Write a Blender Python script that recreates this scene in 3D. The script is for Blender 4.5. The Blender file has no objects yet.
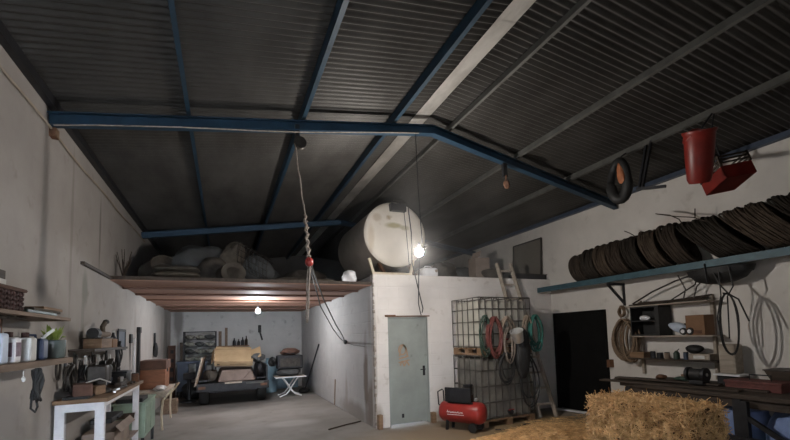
import bpy, bmesh, math, random
from math import sin, cos, pi, radians as R, sqrt
from mathutils import Vector as V, Matrix as M, Euler

random.seed(7)
S = bpy.context.scene
C = S.collection
XL, XR, YB = -1.515, 6.55, 15.06          # left wall, right wall, back wall faces
BX, BY, BZ = 2.45, 7.24, 2.75             # store-room block: side face, front face, top

# ------------------------------------------------------------------ materials
def pm(name, c1, c2=None, scale=6, rough=.75, metal=0., bump=.15, stretch=(1, 1, 1), lo=.35, hi=.65,
       stains=(), brick=None, spec=.4, trans=0., dist=.02, fine=None):
    m = bpy.data.materials.new(name); m.use_nodes = True
    nt = m.node_tree; N = nt.nodes; L = nt.links
    p = N['Principled BSDF']
    p.inputs['Roughness'].default_value = rough; p.inputs['Metallic'].default_value = metal
    p.inputs['Specular IOR Level'].default_value = spec
    if trans: p.inputs['Transmission Weight'].default_value = trans
    c2 = c2 or tuple(x * .7 for x in c1)
    tc = N.new('ShaderNodeTexCoord'); mp = N.new('ShaderNodeMapping')
    mp.inputs['Scale'].default_value = stretch
    L.new(tc.outputs['Object'], mp.inputs['Vector'])
    n = N.new('ShaderNodeTexNoise'); n.inputs['Scale'].default_value = scale; n.inputs['Detail'].default_value = 7
    n.inputs['Roughness'].default_value = .62
    L.new(mp.outputs['Vector'], n.inputs['Vector'])
    r = N.new('ShaderNodeValToRGB'); r.color_ramp.elements[0].position = lo; r.color_ramp.elements[1].position = hi
    r.color_ramp.elements[0].color = (*c2, 1); r.color_ramp.elements[1].color = (*c1, 1)
    L.new(n.outputs['Fac'], r.inputs['Fac'])
    col = r.outputs['Color']
    h = n.outputs['Fac']
    if fine:
        n2 = N.new('ShaderNodeTexNoise'); n2.inputs['Scale'].default_value = fine[0]; n2.inputs['Detail'].default_value = 5
        L.new(tc.outputs['Object'], n2.inputs['Vector'])
        mr = N.new('ShaderNodeMapRange'); mr.inputs[1].default_value = fine[2]; mr.inputs[2].default_value = fine[3]
        L.new(n2.outputs['Fac'], mr.inputs[0])
        mx = N.new('ShaderNodeMix'); mx.data_type = 'RGBA'
        L.new(mr.outputs[0], mx.inputs[0]); L.new(col, mx.inputs[6]); mx.inputs[7].default_value = (*fine[1], 1)
        col = mx.outputs[2]
    for (cen, rad, sc, st) in stains:                 # soft-edged stain with a shape of its own
        s1 = N.new('ShaderNodeVectorMath'); s1.operation = 'SUBTRACT'; s1.inputs[1].default_value = cen
        L.new(tc.outputs['Object'], s1.inputs[0])
        s2 = N.new('ShaderNodeVectorMath'); s2.operation = 'DIVIDE'; s2.inputs[1].default_value = rad
        L.new(s1.outputs[0], s2.inputs[0])
        s3 = N.new('ShaderNodeVectorMath'); s3.operation = 'LENGTH'; L.new(s2.outputs[0], s3.inputs[0])
        a = N.new('ShaderNodeMath'); a.operation = 'MULTIPLY_ADD'; a.inputs[1].default_value = .9; 
        L.new(n.outputs['Fac'], a.inputs[0]); L.new(s3.outputs['Value'], a.inputs[2])
        mr = N.new('ShaderNodeMapRange'); mr.inputs[1].default_value = 1.0; mr.inputs[2].default_value = 1.55
        mr.inputs[3].default_value = st; mr.inputs[4].default_value = 0
        L.new(a.outputs[0], mr.inputs[0])
        mx = N.new('ShaderNodeMix'); mx.data_type = 'RGBA'
        L.new(mr.outputs[0], mx.inputs[0]); L.new(col, mx.inputs[6]); mx.inputs[7].default_value = (*sc, 1)
        col = mx.outputs[2]
    L.new(col, p.inputs['Base Color'])
    b = N.new('ShaderNodeBump'); b.inputs['Strength'].default_value = bump; b.inputs['Distance'].default_value = dist
    L.new(h, b.inputs['Height'])
    if brick:                                         # faint block courses under limewash
        cb = N.new('ShaderNodeCombineXYZ'); sx = N.new('ShaderNodeSeparateXYZ')
        L.new(tc.outputs['Object'], sx.inputs[0])
        L.new(sx.outputs[brick], cb.inputs[0]); L.new(sx.outputs['Z'], cb.inputs[1])
        bt = N.new('ShaderNodeTexBrick'); bt.inputs['Scale'].default_value = 1
        bt.inputs['Brick Width'].default_value = .42; bt.inputs['Row Height'].default_value = .21
        bt.inputs['Mortar Size'].default_value = .012; bt.inputs['Mortar Smooth'].default_value = .6
        L.new(cb.outputs[0], bt.inputs['Vector'])
        b2 = N.new('ShaderNodeBump'); b2.inputs['Strength'].default_value = .35; b2.inputs['Distance'].default_value = .012
        b2.invert = True
        L.new(bt.outputs['Fac'], b2.inputs['Height']); L.new(b.outputs['Normal'], b2.inputs['Normal'])
        L.new(b2.outputs['Normal'], p.inputs['Normal'])
    else:
        L.new(b.outputs['Normal'], p.inputs['Normal'])
    return m

def emis(name, col, st):
    m = bpy.data.materials.new(name); m.use_nodes = True
    nt = m.node_tree; N = nt.nodes
    p = N['Principled BSDF']
    nz = N.new('ShaderNodeTexNoise'); nz.inputs['Scale'].default_value = 3
    p.inputs['Base Color'].default_value = (.8, .8, .8, 1)
    p.inputs['Emission Color'].default_value = (*col, 1); p.inputs['Emission Strength'].default_value = st
    return m

G = {}
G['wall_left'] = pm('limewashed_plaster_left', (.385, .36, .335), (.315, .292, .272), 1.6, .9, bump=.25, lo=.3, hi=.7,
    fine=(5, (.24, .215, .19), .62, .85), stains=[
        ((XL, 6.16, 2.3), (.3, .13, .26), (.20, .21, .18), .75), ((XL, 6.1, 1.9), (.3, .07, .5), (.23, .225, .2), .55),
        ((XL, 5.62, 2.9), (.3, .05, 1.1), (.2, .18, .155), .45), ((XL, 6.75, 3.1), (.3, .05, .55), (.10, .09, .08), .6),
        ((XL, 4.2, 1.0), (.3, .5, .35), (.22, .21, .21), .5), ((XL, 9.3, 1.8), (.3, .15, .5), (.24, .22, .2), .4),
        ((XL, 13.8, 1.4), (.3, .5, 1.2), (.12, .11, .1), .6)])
G['wall_right'] = pm('limewashed_plaster_right', (.68, .65, .61), (.57, .545, .51), 1.4, .9, bump=.25, lo=.3, hi=.7,
    fine=(4, (.40, .365, .33), .6, .85), stains=[((XR, 4.3, 3.25), (.3, .5, .22), (.48, .38, .33), .35)])
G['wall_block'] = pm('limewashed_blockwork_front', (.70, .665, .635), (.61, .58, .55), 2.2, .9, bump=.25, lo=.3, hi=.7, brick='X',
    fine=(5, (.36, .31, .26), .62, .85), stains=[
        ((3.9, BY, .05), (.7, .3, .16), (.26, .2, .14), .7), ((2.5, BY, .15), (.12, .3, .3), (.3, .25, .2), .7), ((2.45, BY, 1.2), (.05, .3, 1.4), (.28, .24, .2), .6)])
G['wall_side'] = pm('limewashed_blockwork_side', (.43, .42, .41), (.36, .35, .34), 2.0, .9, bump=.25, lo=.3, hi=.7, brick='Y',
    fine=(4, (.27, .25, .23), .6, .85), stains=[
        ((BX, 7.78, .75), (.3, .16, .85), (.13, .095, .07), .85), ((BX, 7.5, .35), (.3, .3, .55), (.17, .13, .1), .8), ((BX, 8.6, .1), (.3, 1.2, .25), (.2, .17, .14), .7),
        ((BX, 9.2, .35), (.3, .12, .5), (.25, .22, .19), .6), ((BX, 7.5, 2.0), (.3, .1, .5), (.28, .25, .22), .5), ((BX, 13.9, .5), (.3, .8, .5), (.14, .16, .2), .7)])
G['wall_back'] = pm('grey_rendered_wall', (.50, .495, .48), (.41, .405, .395), 1.5, .9, bump=.2, lo=.3, hi=.7,
    fine=(5, (.22, .22, .21), .62, .85), stains=[((-1.3, YB, 2.3), (.15, .5, .6), (.12, .11, .1), .7)])
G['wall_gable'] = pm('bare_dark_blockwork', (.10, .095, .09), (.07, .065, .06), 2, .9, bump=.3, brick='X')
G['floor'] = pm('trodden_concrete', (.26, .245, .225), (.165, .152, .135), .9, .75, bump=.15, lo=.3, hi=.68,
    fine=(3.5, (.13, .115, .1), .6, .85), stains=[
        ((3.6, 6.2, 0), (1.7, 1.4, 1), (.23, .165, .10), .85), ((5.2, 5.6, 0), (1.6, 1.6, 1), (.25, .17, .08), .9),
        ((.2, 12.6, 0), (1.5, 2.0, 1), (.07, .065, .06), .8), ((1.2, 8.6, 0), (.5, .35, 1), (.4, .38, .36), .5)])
G['roof'] = pm('corrugated_sheet_grey', (.062, .059, .054), (.036, .034, .031), 2.2, .5, .2, bump=.1, stretch=(1, .35, 1), spec=.32)
G['flash'] = pm('galvanised_flashing', (.66, .64, .60), (.36, .345, .32), 3.0, .42, .6, bump=.2, stretch=(1, .4, 1))
G['blue'] = pm('blue_enamel_steel', (.018, .050, .088), (.012, .034, .06), 5, .5, .1, bump=.1)
G['teal'] = pm('blue_green_enamel_steel', (.045, .10, .125), (.028, .065, .082), 6, .5, .1, bump=.1)
G['galv'] = pm('weathered_galvanised_purlin', (.12, .12, .112), (.08, .08, .075), 5, .6, .3, bump=.1)
G['joistd'] = pm('dark_brown_joist', (.22, .12, .085), (.15, .08, .058), 5, .75, bump=.2, stretch=(.3, 2, 2))
G['joist'] = pm('red_brown_boards', (.40, .225, .16), (.28, .15, .105), 5, .75, bump=.2, stretch=(.3, 2, 2))
G['wood'] = pm('aged_wood', (.27, .17, .10), (.15, .09, .05), 7, .75, bump=.25, stretch=(.3, .3, 3))
G['woody'] = pm('aged_wood_board', (.22, .155, .11), (.13, .09, .06), 8, .75, bump=.25, stretch=(3, .25, 3))
G['palewood'] = pm('pale_grey_wood', (.38, .33, .27), (.25, .21, .17), 8, .75, bump=.2, stretch=(3, .3, 3))
G['darkwood'] = pm('dark_wood', (.06, .042, .03), (.03, .022, .016), 8, .7, bump=.2, stretch=(3, .3, 3))
G['white'] = pm('chalky_white_paint', (.78, .78, .80), (.66, .66, .68), 9, .55, bump=.1)
G['cream'] = pm('cream_enamel', (.62, .55, .42), (.48, .40, .29), 5, .5, bump=.1, fine=(9, (.3, .19, .1), .66, .78))
G['tank'] = pm('cream_painted_tank_end', (.76, .705, .62), (.68, .63, .55), 2.5, .5, bump=.08, fine=(3.2, (.38, .29, .16), .68, .8),
    stains=[((-.06, -1.3, 1.0), (.20, .6, .07), (.36, .31, .14), .85), ((.16, -1.3, .97), (.12, .6, .06), (.40, .36, .2), .7), ((-.52, -1.3, .75), (.07, .6, .3), (.5, .4, .28), .5), ((-.40, -1.3, 1.15), (.1, .6, .1), (.45, .36, .25), .6)])
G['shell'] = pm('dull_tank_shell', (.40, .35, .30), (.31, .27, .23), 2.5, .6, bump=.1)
G['black'] = pm('black_rubber', (.018, .018, .018), (.01, .01, .01), 9, .6, bump=.2)
G['dark'] = pm('dark_painted_metal', (.025, .026, .03), (.013, .013, .015), 7, .5, .2, bump=.15)
G['iron'] = pm('oily_iron', (.07, .062, .055), (.03, .026, .023), 9, .5, .6, bump=.2)
G['steel'] = pm('bright_steel', (.75, .75, .74), (.6, .6, .59), 9, .42, .7, bump=.08)
G['rust'] = pm('rusty_steel', (.20, .10, .055), (.09, .045, .03), 9, .8, .2, bump=.3)
G['red'] = pm('red_enamel', (.30, .028, .022), (.22, .02, .017), 5, .35, bump=.05)
G['redp'] = pm('red_plastic', (.20, .016, .010), (.13, .011, .008), 5, .4, bump=.05)
G['orange'] = pm('orange_brown_pad', (.34, .12, .05), (.2, .07, .03), 9, .7)
G['terra'] = pm('orange_brown_boards', (.27, .115, .06), (.17, .07, .037), 5, .7, bump=.2, stretch=(1, 1, 4))
G['card'] = pm('kraft_cardboard', (.36, .26, .15), (.29, .205, .115), 4, .85, bump=.08)
G['card2'] = pm('brown_cardboard', (.22, .125, .07), (.17, .095, .053), 4, .85, bump=.08)
G['cardg'] = pm('dusty_cardboard', (.28, .22, .18), (.2, .155, .13), 4, .85, bump=.1)
G['green'] = pm('pale_green_enamel', (.30, .40, .31), (.23, .31, .24), 5, .5, bump=.08)
G['pblue'] = pm('pale_blue_plastic', (.17, .26, .31), (.12, .19, .235), 4, .5, bump=.05)
G['bluep'] = pm('blue_plastic', (.22, .30, .52), (.14, .20, .38), 4, .45, bump=.05)
G['navy'] = pm('navy_plastic', (.03, .05, .11), (.02, .033, .075), 6, .4, bump=.05)
G['bench'] = pm('blue_grey_steel', (.055, .075, .115), (.035, .048, .075), 5, .5, bump=.1)
G['ibc'] = pm('milky_polyethylene', (.48, .46, .40), (.36, .345, .30), 2.5, .5, bump=.05)
G['ibcd'] = pm('darker_polyethylene', (.20, .19, .165), (.09, .085, .075), 2.5, .5, bump=.05)  # darker, more mottled version of the milky plastic, for the lower tank
G['cage'] = pm('galvanised_cage', (.11, .10, .088), (.06, .055, .048), 8, .5, .5)
G['door'] = pm('grey_green_sheet_door', (.30, .325, .305), (.24, .26, .245), 2.2, .5, bump=.08, fine=(7, (.13, .14, .13), .66, .85))
G['ddoor'] = pm('near_black_door_paint', (.007, .007, .007), (.004, .004, .004), 4, .75, bump=.1, spec=.15)
G['paint'] = pm('orange_scrawl_paint', (.40, .26, .17), (.33, .23, .16), 9, .8)
G['tan'] = pm('straw_coloured_rope', (.23, .165, .11), (.13, .09, .06), 25, .9, bump=.4)
G['rope'] = pm('pale_rope', (.27, .225, .19), (.17, .14, .115), 30, .9, bump=.4)
G['redh'] = pm('faded_red_hose', (.14, .040, .034), (.085, .026, .022), 12, .6)
G['greenh'] = pm('dark_green_hose', (.035, .06, .045), (.022, .04, .03), 12, .5)
G['tealr'] = pm('teal_rope', (.03, .13, .105), (.02, .085, .068), 20, .8, bump=.3)
G['beige'] = pm('beige_hose', (.27, .21, .16), (.18, .14, .105), 15, .7)
G['hose'] = pm('old_dark_brown_pipe', (.050, .037, .028), (.026, .019, .014), 10, .8, bump=.2, spec=.2)
G['hoseg'] = pm('old_grey_brown_pipe', (.075, .056, .041), (.04, .029, .021), 10, .8, bump=.2, spec=.2)
G['hosed'] = pm('old_black_brown_pipe', (.032, .026, .020), (.018, .014, .011), 10, .8, bump=.2, spec=.2)
G['sack'] = pm('dusty_sacking', (.065, .055, .044), (.04, .033, .026), 12, .95, bump=.4)
G['sackl'] = pm('pale_dusty_sacking', (.10, .083, .065), (.06, .05, .039), 12, .95, bump=.4)
G['sackg'] = pm('grey_sheet', (.072, .075, .075), (.045, .047, .047), 5, .8, bump=.3)
G['clothp'] = pm('pale_mottled_cloth', (.34, .34, .30), (.10, .10, .085), 9, .9, bump=.3)
G['mortar'] = pm('chipped_grey_mortar', (.34, .30, .26), (.2, .17, .14), 14, .9, bump=.4)
G['bluedk'] = pm('dark_blue_purlin_enamel', (.017, .045, .075), (.011, .03, .05), 5, .55, .1, bump=.1)
G['tarp'] = pm('grey_brown_tarpaulin', (.17, .125, .105), (.115, .085, .07), 4, .7, bump=.3)
G['rusty_bag'] = pm('rust_brown_cloth', (.125, .068, .05), (.08, .045, .034), 9, .9, bump=.3)
G['straw'] = pm('straw_stalks', (.88, .59, .29), (.38, .22, .095), 11, .6, bump=.05, spec=.35)
G['straw2'] = pm('packed_straw', (.20, .125, .06), (.07, .042, .02), 22, .85, bump=.9, stretch=(1, 1, 4))
G['leaf'] = pm('yellow_green_leaf', (.25, .32, .06), (.14, .2, .04), 9, .6)
G['jar'] = pm('grey_green_glass', (.13, .16, .15), (.08, .10, .10), 5, .2, bump=.02)
G['paper'] = pm('off_white_paper', (.62, .62, .60), (.52, .52, .50), 9, .8)
G['bluewhite'] = pm('blue_white_tin', (.50, .57, .66), (.36, .42, .52), 5, .45)
G['label_dark'] = pm('faded_print', (.16, .10, .13), (.25, .2, .24), 20, .7)
G['wicker'] = pm('dark_red_wicker', (.055, .022, .018), (.03, .012, .01), 15, .7, bump=.4)
G['mesh'] = pm('dusty_insect_screen', (.17, .155, .13), (.13, .12, .1), 40, .8, bump=.3)
G['bulb1'] = emis('lit_warm_bulb', (1, .93, .86), 1750)
G['bulb2'] = emis('lit_cool_bulb', (.88, .94, 1), 1700)

# ------------------------------------------------------------------ mesh builder
class MB:
    def __init__(s): s.v = []; s.f = []
    def add(s, vs, fs, mat=None):
        o = len(s.v)
        s.v += [tuple(mat @ V(p)) if mat else tuple(p) for p in vs]
        s.f += [tuple(i + o for i in f) for f in fs]
        return s
    def box(s, c, d, rot=(0, 0, 0)):
        m = M.Translation(c) @ Euler(rot).to_matrix().to_4x4()
        x, y, z = (k / 2 for k in d)
        vs = [(a * x, b * y, e * z) for e in (-1, 1) for b in (-1, 1) for a in (-1, 1)]
        return s.add(vs, [(0, 2, 3, 1), (4, 5, 7, 6), (0, 1, 5, 4), (2, 6, 7, 3), (0, 4, 6, 2), (1, 3, 7, 5)], m)
    def bb(s, x0, x1, y0, y1, z0, z1): return s.box(((x0 + x1) / 2, (y0 + y1) / 2, (z0 + z1) / 2), (abs(x1 - x0), abs(y1 - y0), abs(z1 - z0)))
    def bar(s, p0, p1, w, h, up=(0, 0, 1)):
        p0, p1 = V(p0), V(p1); d = (p1 - p0).normalized(); u = V(up)
        if abs(d.dot(u)) > .98: u = V((0, 1, 0))
        r = d.cross(u).normalized(); u = r.cross(d)
        vs = [p + r * (a * w / 2) + u * (b * h / 2) for p in (p0, p1) for a, b in ((-1, -1), (1, -1), (1, 1), (-1, 1))]
        return s.add(vs, [(3, 2, 1, 0), (4, 5, 6, 7), (0, 1, 5, 4), (1, 2, 6, 5), (2, 3, 7, 6), (3, 0, 4, 7)])
    def tube(s, pts, r, n=8, closed=False):
        pts = [V(p) for p in pts]; k = len(pts); rr = r if isinstance(r, (list, tuple)) else [r] * k
        t0 = (pts[1] - pts[0]).normalized(); a = V((0, 0, 1)) if abs(t0.z) < .9 else V((1, 0, 0))
        u = t0.cross(a).normalized(); vs = []; fs = []
        for i in range(k):
            t = (pts[(i + 1) % k] - pts[i - 1]) if closed else (pts[min(i + 1, k - 1)] - pts[max(i - 1, 0)])
            if t.length < 1e-9: t = t0
            t = t.normalized(); u = (u - t * u.dot(t))
            if u.length < 1e-6: u = t.orthogonal()
            u = u.normalized(); w = t.cross(u)
            vs += [pts[i] + (u * cos(2 * pi * j / n) + w * sin(2 * pi * j / n)) * rr[i] for j in range(n)]
        for i in range(k if closed else k - 1):
            i2 = (i + 1) % k
            fs += [(i * n + j, i * n + (j + 1) % n, i2 * n + (j + 1) % n, i2 * n + j) for j in range(n)]
        if not closed: fs += [tuple(range(n - 1, -1, -1)), tuple((k - 1) * n + j for j in range(n))]
        return s.add(vs, fs)
    def cyl(s, p0, p1, r, n=16): return s.tube([p0, p1], r, n)
    def lathe(s, prof, n=24, loc=(0, 0, 0), rot=(0, 0, 0), cap=True):
        m = M.Translation(loc) @ Euler(rot).to_matrix().to_4x4(); vs = []; fs = []
        for r, z in prof: vs += [(r * cos(2 * pi * j / n), r * sin(2 * pi * j / n), z) for j in range(n)]
        for i in range(len(prof) - 1):
            fs += [(i * n + j, i * n + (j + 1) % n, (i + 1) * n + (j + 1) % n, (i + 1) * n + j) for j in range(n)]
        if cap: fs += [tuple(range(n - 1, -1, -1)), tuple((len(prof) - 1) * n + j for j in range(n))]
        return s.add(vs, fs, m)
    def ball(s, c, r, n=16, k=10, rot=(0, 0, 0)):
        r = r if isinstance(r, (tuple, list)) else (r, r, r)
        m = M.Translation(c) @ Euler(rot).to_matrix().to_4x4() @ M.Diagonal((*r, 1))
        prof = [(max(sin(pi * i / k), .02), -cos(pi * i / k)) for i in range(k + 1)]
        vs = []; fs = []
        for q, z in prof: vs += [(q * cos(2 * pi * j / n), q * sin(2 * pi * j / n), z) for j in range(n)]
        for i in range(k): fs += [(i * n + j, i * n + (j + 1) % n, (i + 1) * n + (j + 1) % n, (i + 1) * n + j) for j in range(n)]
        fs += [tuple(range(n - 1, -1, -1)), tuple(k * n + j for j in range(n))]
        return s.add(vs, fs, m)
    def lump(s, c, r, seed=0, amp=.18, rot=(0, 0, 0), n=24, k=14, box=.0):   # soft irregular bundle, flattened below
        rnd = random.Random(seed); ph = [rnd.uniform(0, 6.28) for _ in range(8)]
        m = M.Translation(c) @ Euler(rot).to_matrix().to_4x4()
        vs = []; fs = []
        for i in range(k + 1):
            th = pi * i / k
            for j in range(n):
                a = 2 * pi * j / n
                d = 1 + amp * (sin(2 * a + ph[0]) * sin(th * 2 + ph[1]) + .7 * sin(3 * a + ph[2] + 2 * th) + .5 * sin(5 * a + ph[3]) * sin(3 * th + ph[4]) + .35 * sin(9 * a + 5 * th + ph[5])) * sin(th)
                x, y, z = max(sin(th), .02) * cos(a), max(sin(th), .02) * sin(a), -cos(th)
                if box:
                    q = max(abs(x), abs(y), abs(z)); x, y, z = (t / (q ** box) for t in (x, y, z))
                vs.append((x * d * r[0], y * d * r[1], max(z * d, -.98) * r[2]))
        for i in range(k): fs += [(i * n + j, i * n + (j + 1) % n, (i + 1) * n + (j + 1) % n, (i + 1) * n + j) for j in range(n)]
        fs += [tuple(range(n - 1, -1, -1)), tuple(k * n + j for j in range(n))]
        return s.add(vs, fs, m)
    def build(s, name, mat, parent=None, smooth=False, bevel=0.):
        me = bpy.data.meshes.new(name)
        off = V(parent['_org']) if parent and '_org' in parent else V((0, 0, 0))
        me.from_pydata([tuple(V(p) - off) for p in s.v], [], s.f); me.update()
        bm = bmesh.new(); bm.from_mesh(me); bmesh.ops.recalc_face_normals(bm, faces=bm.faces); bm.to_mesh(me); bm.free()
        me.materials.append(G[mat] if isinstance(mat, str) else mat)
        if smooth:
            for p in me.polygons: p.use_smooth = True
            try: me.set_sharp_from_angle(angle=R(42))
            except Exception: pass
        o = bpy.data.objects.new(name, me); C.objects.link(o)
        if parent:
            o.parent = parent
            if '_org' in parent: o['_org'] = parent['_org']
        if bevel:
            b = o.modifiers.new('Bevel', 'BEVEL'); b.width = bevel; b.segments = 2; b.limit_method = 'ANGLE'
        return o

def thing(name, label, cat, loc=(0, 0, 0), group=None, rot=0):
    o = bpy.data.objects.new(name, None); C.objects.link(o)
    o.location = loc; o['_org'] = tuple(loc) if not rot else (0., 0., 0.); o.rotation_euler = (0, 0, rot)
    o.empty_display_size = .1
    o['label'] = label; o['category'] = cat
    if group: o['group'] = group
    return o
def single(mb, name, mat, label, cat, group=None, smooth=False, bevel=0., kind=None, org=None):
    # one-mesh thing with its origin at its base
    xs = [p[0] for p in mb.v]; ys = [p[1] for p in mb.v]; zs = [p[2] for p in mb.v]
    org = org or ((min(xs) + max(xs)) / 2, (min(ys) + max(ys)) / 2, min(zs))
    mb.v = [tuple(V(p) - V(org)) for p in mb.v]
    o = mb.build(name, mat, None, smooth, bevel); o.location = org; o['_org'] = tuple(org)
    o['label'] = label; o['category'] = cat
    if group: o['group'] = group
    if kind: o['kind'] = kind
    return o
def struct(mb, name, mat, label=None, cat=None, smooth=False, bevel=0.):
    o = mb.build(name, mat, None, smooth, bevel); o['kind'] = 'structure'
    if label: o['label'] = label
    if cat: o['category'] = cat
    return o
def dup(root, loc, label, group=None, rot=None):
    r = root.copy(); C.objects.link(r); r.location = loc; r['label'] = label
    if rot is not None: r.rotation_euler = rot
    if group: r['group'] = group
    for ch in list(root.children):
        c = ch.copy(); C.objects.link(c); c.parent = r
        for g in list(ch.children):
            d = g.copy(); C.objects.link(d); d.parent = c
    return r

ORD = ['first', 'second', 'third', 'fourth', 'fifth', 'sixth', 'seventh', 'eighth', 'ninth', 'tenth']

# ------------------------------------------------------------------ camera
cam = bpy.data.cameras.new('camera'); co = bpy.data.objects.new('camera', cam); C.objects.link(co); S.camera = co
yaw, pitch, roll = .4199, .0781, -.0295
fw = V((sin(yaw) * cos(pitch), cos(yaw) * cos(pitch), sin(pitch))); rt = V((cos(yaw), -sin(yaw), 0)); up = rt.cross(fw)
r2 = rt * cos(roll) + up * sin(roll); u2 = -rt * sin(roll) + up * cos(roll)
mm = M((r2, u2, -fw)).transposed().to_4x4(); mm.translation = (0, 0, 1.64); co.matrix_world = mm
cam.sensor_width = 36; cam.lens = 424.2 / 790 * 36
cam.shift_x = -(413.1 - 395) / 790; cam.shift_y = (301.1 - 220) / 790
cam.clip_end = 200

# ------------------------------------------------------------------ setting
YF = -1.0
def zl(x): return 3.94 + (x - XL) * .148          # underside of the roof sheets, left slope
RX = 2.52; ZR = zl(RX)
def zr(x): return ZR - (x - RX) * .118
def zroof(x): return zl(x) if x < RX else zr(x)

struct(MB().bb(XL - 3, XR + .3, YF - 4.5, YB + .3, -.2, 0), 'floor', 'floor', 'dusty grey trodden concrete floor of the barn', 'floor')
struct(MB().bb(XL - .25, XL, YF, YB + .25, 0, zl(XL) + .02), 'wall_left', 'wall_left', 'long limewashed wall behind the workbench and tool shelves', 'wall')
struct(MB().bb(XR, XR + .25, YF, YB + .25, 0, zr(XR) + .02), 'wall_right', 'wall_right', 'long limewashed wall carrying the blue shelf and dark door', 'wall')
mb = MB().bb(XL, BX, YB, YB + .25, 0, 2.62)
struct(mb, 'wall_back', 'wall_back', 'grey rear wall of the bay under the loft', 'wall')
def gable(y0, y1, z0):
    a = [(XL - .2, z0), (XR + .2, z0), (XR + .2, zr(XR)), (RX, ZR), (XL - .2, zl(XL))]
    m = MB(); m.add([(x, y0, z) for x, z in a] + [(x, y1, z) for x, z in a],
        [(0, 1, 2, 3, 4), (9, 8, 7, 6, 5)] + [(i, (i + 1) % 5, (i + 1) % 5 + 5, i + 5) for i in range(5)])
    return m
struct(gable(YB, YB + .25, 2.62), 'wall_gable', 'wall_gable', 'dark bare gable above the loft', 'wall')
mb = MB().bb(XL - .25, -1.42, YF - .25, YF, 0, 2.6).bb(.45, XR + .25, YF - .25, YF, 0, 2.6).bb(.45, .7, YF - 2.2, YF - .25, 0, 2.6).bb(XL - .25, -1.42, YF - 2.2, YF - .25, 0, 2.6)  # last two boxes: unseen stubs added to block daylight spreading sideways
mb.add([(XL - .25, y, z) if k == 0 else (XR + .25, y, z) if k == 1 else (XR + .25, y, zr(XR)) if k == 2 else (RX, y, ZR) if k == 3 else (XL - .25, y, zl(XL)) for y in (YF, YF - .25) for k, z in enumerate((2.6, 2.6, 0, 0, 0))],
    [(0, 1, 2, 3, 4), (9, 8, 7, 6, 5)] + [(i, (i + 1) % 5, (i + 1) % 5 + 5, i + 5) for i in range(5)])
struct(mb, 'wall_front', 'wall_left', 'front wall with the open gateway and added stubs narrowing its daylight', 'wall')

# corrugated roof, both slopes
def corr(x0, x1, zf, pitch=.082, amp=.014, per=8, thick=.004):
    m = MB(); n = int((YB + .2 - YF) / pitch * per); nx = 3; vs = []
    for i in range(n + 1):
        y = YF + i * pitch / per
        for k in range(nx):
            x = x0 + (x1 - x0) * k / (nx - 1)
            vs.append((x, y, zf(x) + amp * (1 + sin(2 * pi * i / per))))
    m.add(vs, [(i * nx + k, i * nx + k + 1, (i + 1) * nx + k + 1, (i + 1) * nx + k) for i in range(n) for k in range(nx - 1)])
    return m
a = corr(XL - .3, RX + .02, zl); b = corr(RX - .02, XR + .3, zr); a.add(b.v, b.f)
struct(a, 'ceiling', 'roof', 'dark corrugated sheet roof on steel purlins', 'roof', smooth=True)
m = MB()
for (xa, xb, f) in ((2.27, 2.485, zl),):
    N_ = 24
    for i in range(N_):
        y0 = YF + i * (YB - YF) / N_; y1 = y0 + (YB - YF) / N_ + .02
        m.add([(xa, y0, f(xa) - .008), (xb, y0, f(xb) - .008), (xb, y1, f(xb) - .004), (xa, y1, f(xa) - .004)], [(0, 1, 2, 3)])
struct(m, 'trim_1', 'flash', 'pale galvanised flashing strip under the ridge', 'flashing')
# purlins run along the barn
def purlin(x, w, h, mat, lab):
    f = zroof; z = f(x) - .004
    sl = math.atan(.148) if x < RX else -math.atan(.118)
    m = MB().box((x, (YF + YB) / 2, z - h / 2), (w, YB - YF, h), (0, -sl, 0))
    struct(m, 'roof_beam', mat, lab, 'purlin')
purlin(-.36, .04, .075, 'bluedk', 'slim blue purlin nearest the left wall')
purlin(.83, .045, .10, 'bluedk', 'blue purlin passing above the hanging hoist rope')
purlin(1.975, .05, .10, 'bluedk', 'blue purlin just left of the pale ridge strip')
purlin(2.83, .035, .075, 'galv', 'grey purlin just right of the ridge strip')
purlin(4.08, .045, .075, 'galv', 'grey purlin crossing the middle of the right slope')
purlin(5.28, .05, .085, 'galv', 'grey purlin from which the red tubs hang')
struct(MB().bb(XL, XL + .06, YF, YB, zl(XL) - .085, zl(XL)), 'roof_beam', 'dark', 'dark eaves beam along the left wall top', 'beam')
struct(MB().bb(XR - .09, XR, YF, YB, zr(XR) - .07, zr(XR)), 'roof_beam', 'bench', 'blue grey eaves beam along the right wall top', 'beam')
# portal frames (right half runs back a little, as it stands in the barn)
def frame(y, yr, near):
    zo = -.13
    p0 = V((XL, y, zl(XL) + zo)); p1 = V((RX, y, ZR + zo)); p2 = V((XR, yr, zr(XR) + zo))
    for (a, b, lab) in ((p0, p1, 'blue steel rafter rising from the left wall'), (p1, p2, 'blue steel rafter falling to the right wall')):
        d = (b - a).normalized(); m = MB()
        dn = V((0, 0, -1))
        m.bar(a + dn * .006, b + dn * .006, .10, .012); m.bar(a + dn * .114, b + dn * .114, .10, .012); m.bar(a + dn * .06, b + dn * .06, .016, .11)
        struct(m, 'roof_beam', 'blue', lab + (' in front of the tank' if near else ' above the loft'), 'beam')
frame(4.87, 5.42, True)
frame(9.75, 10.2, False)

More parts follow.
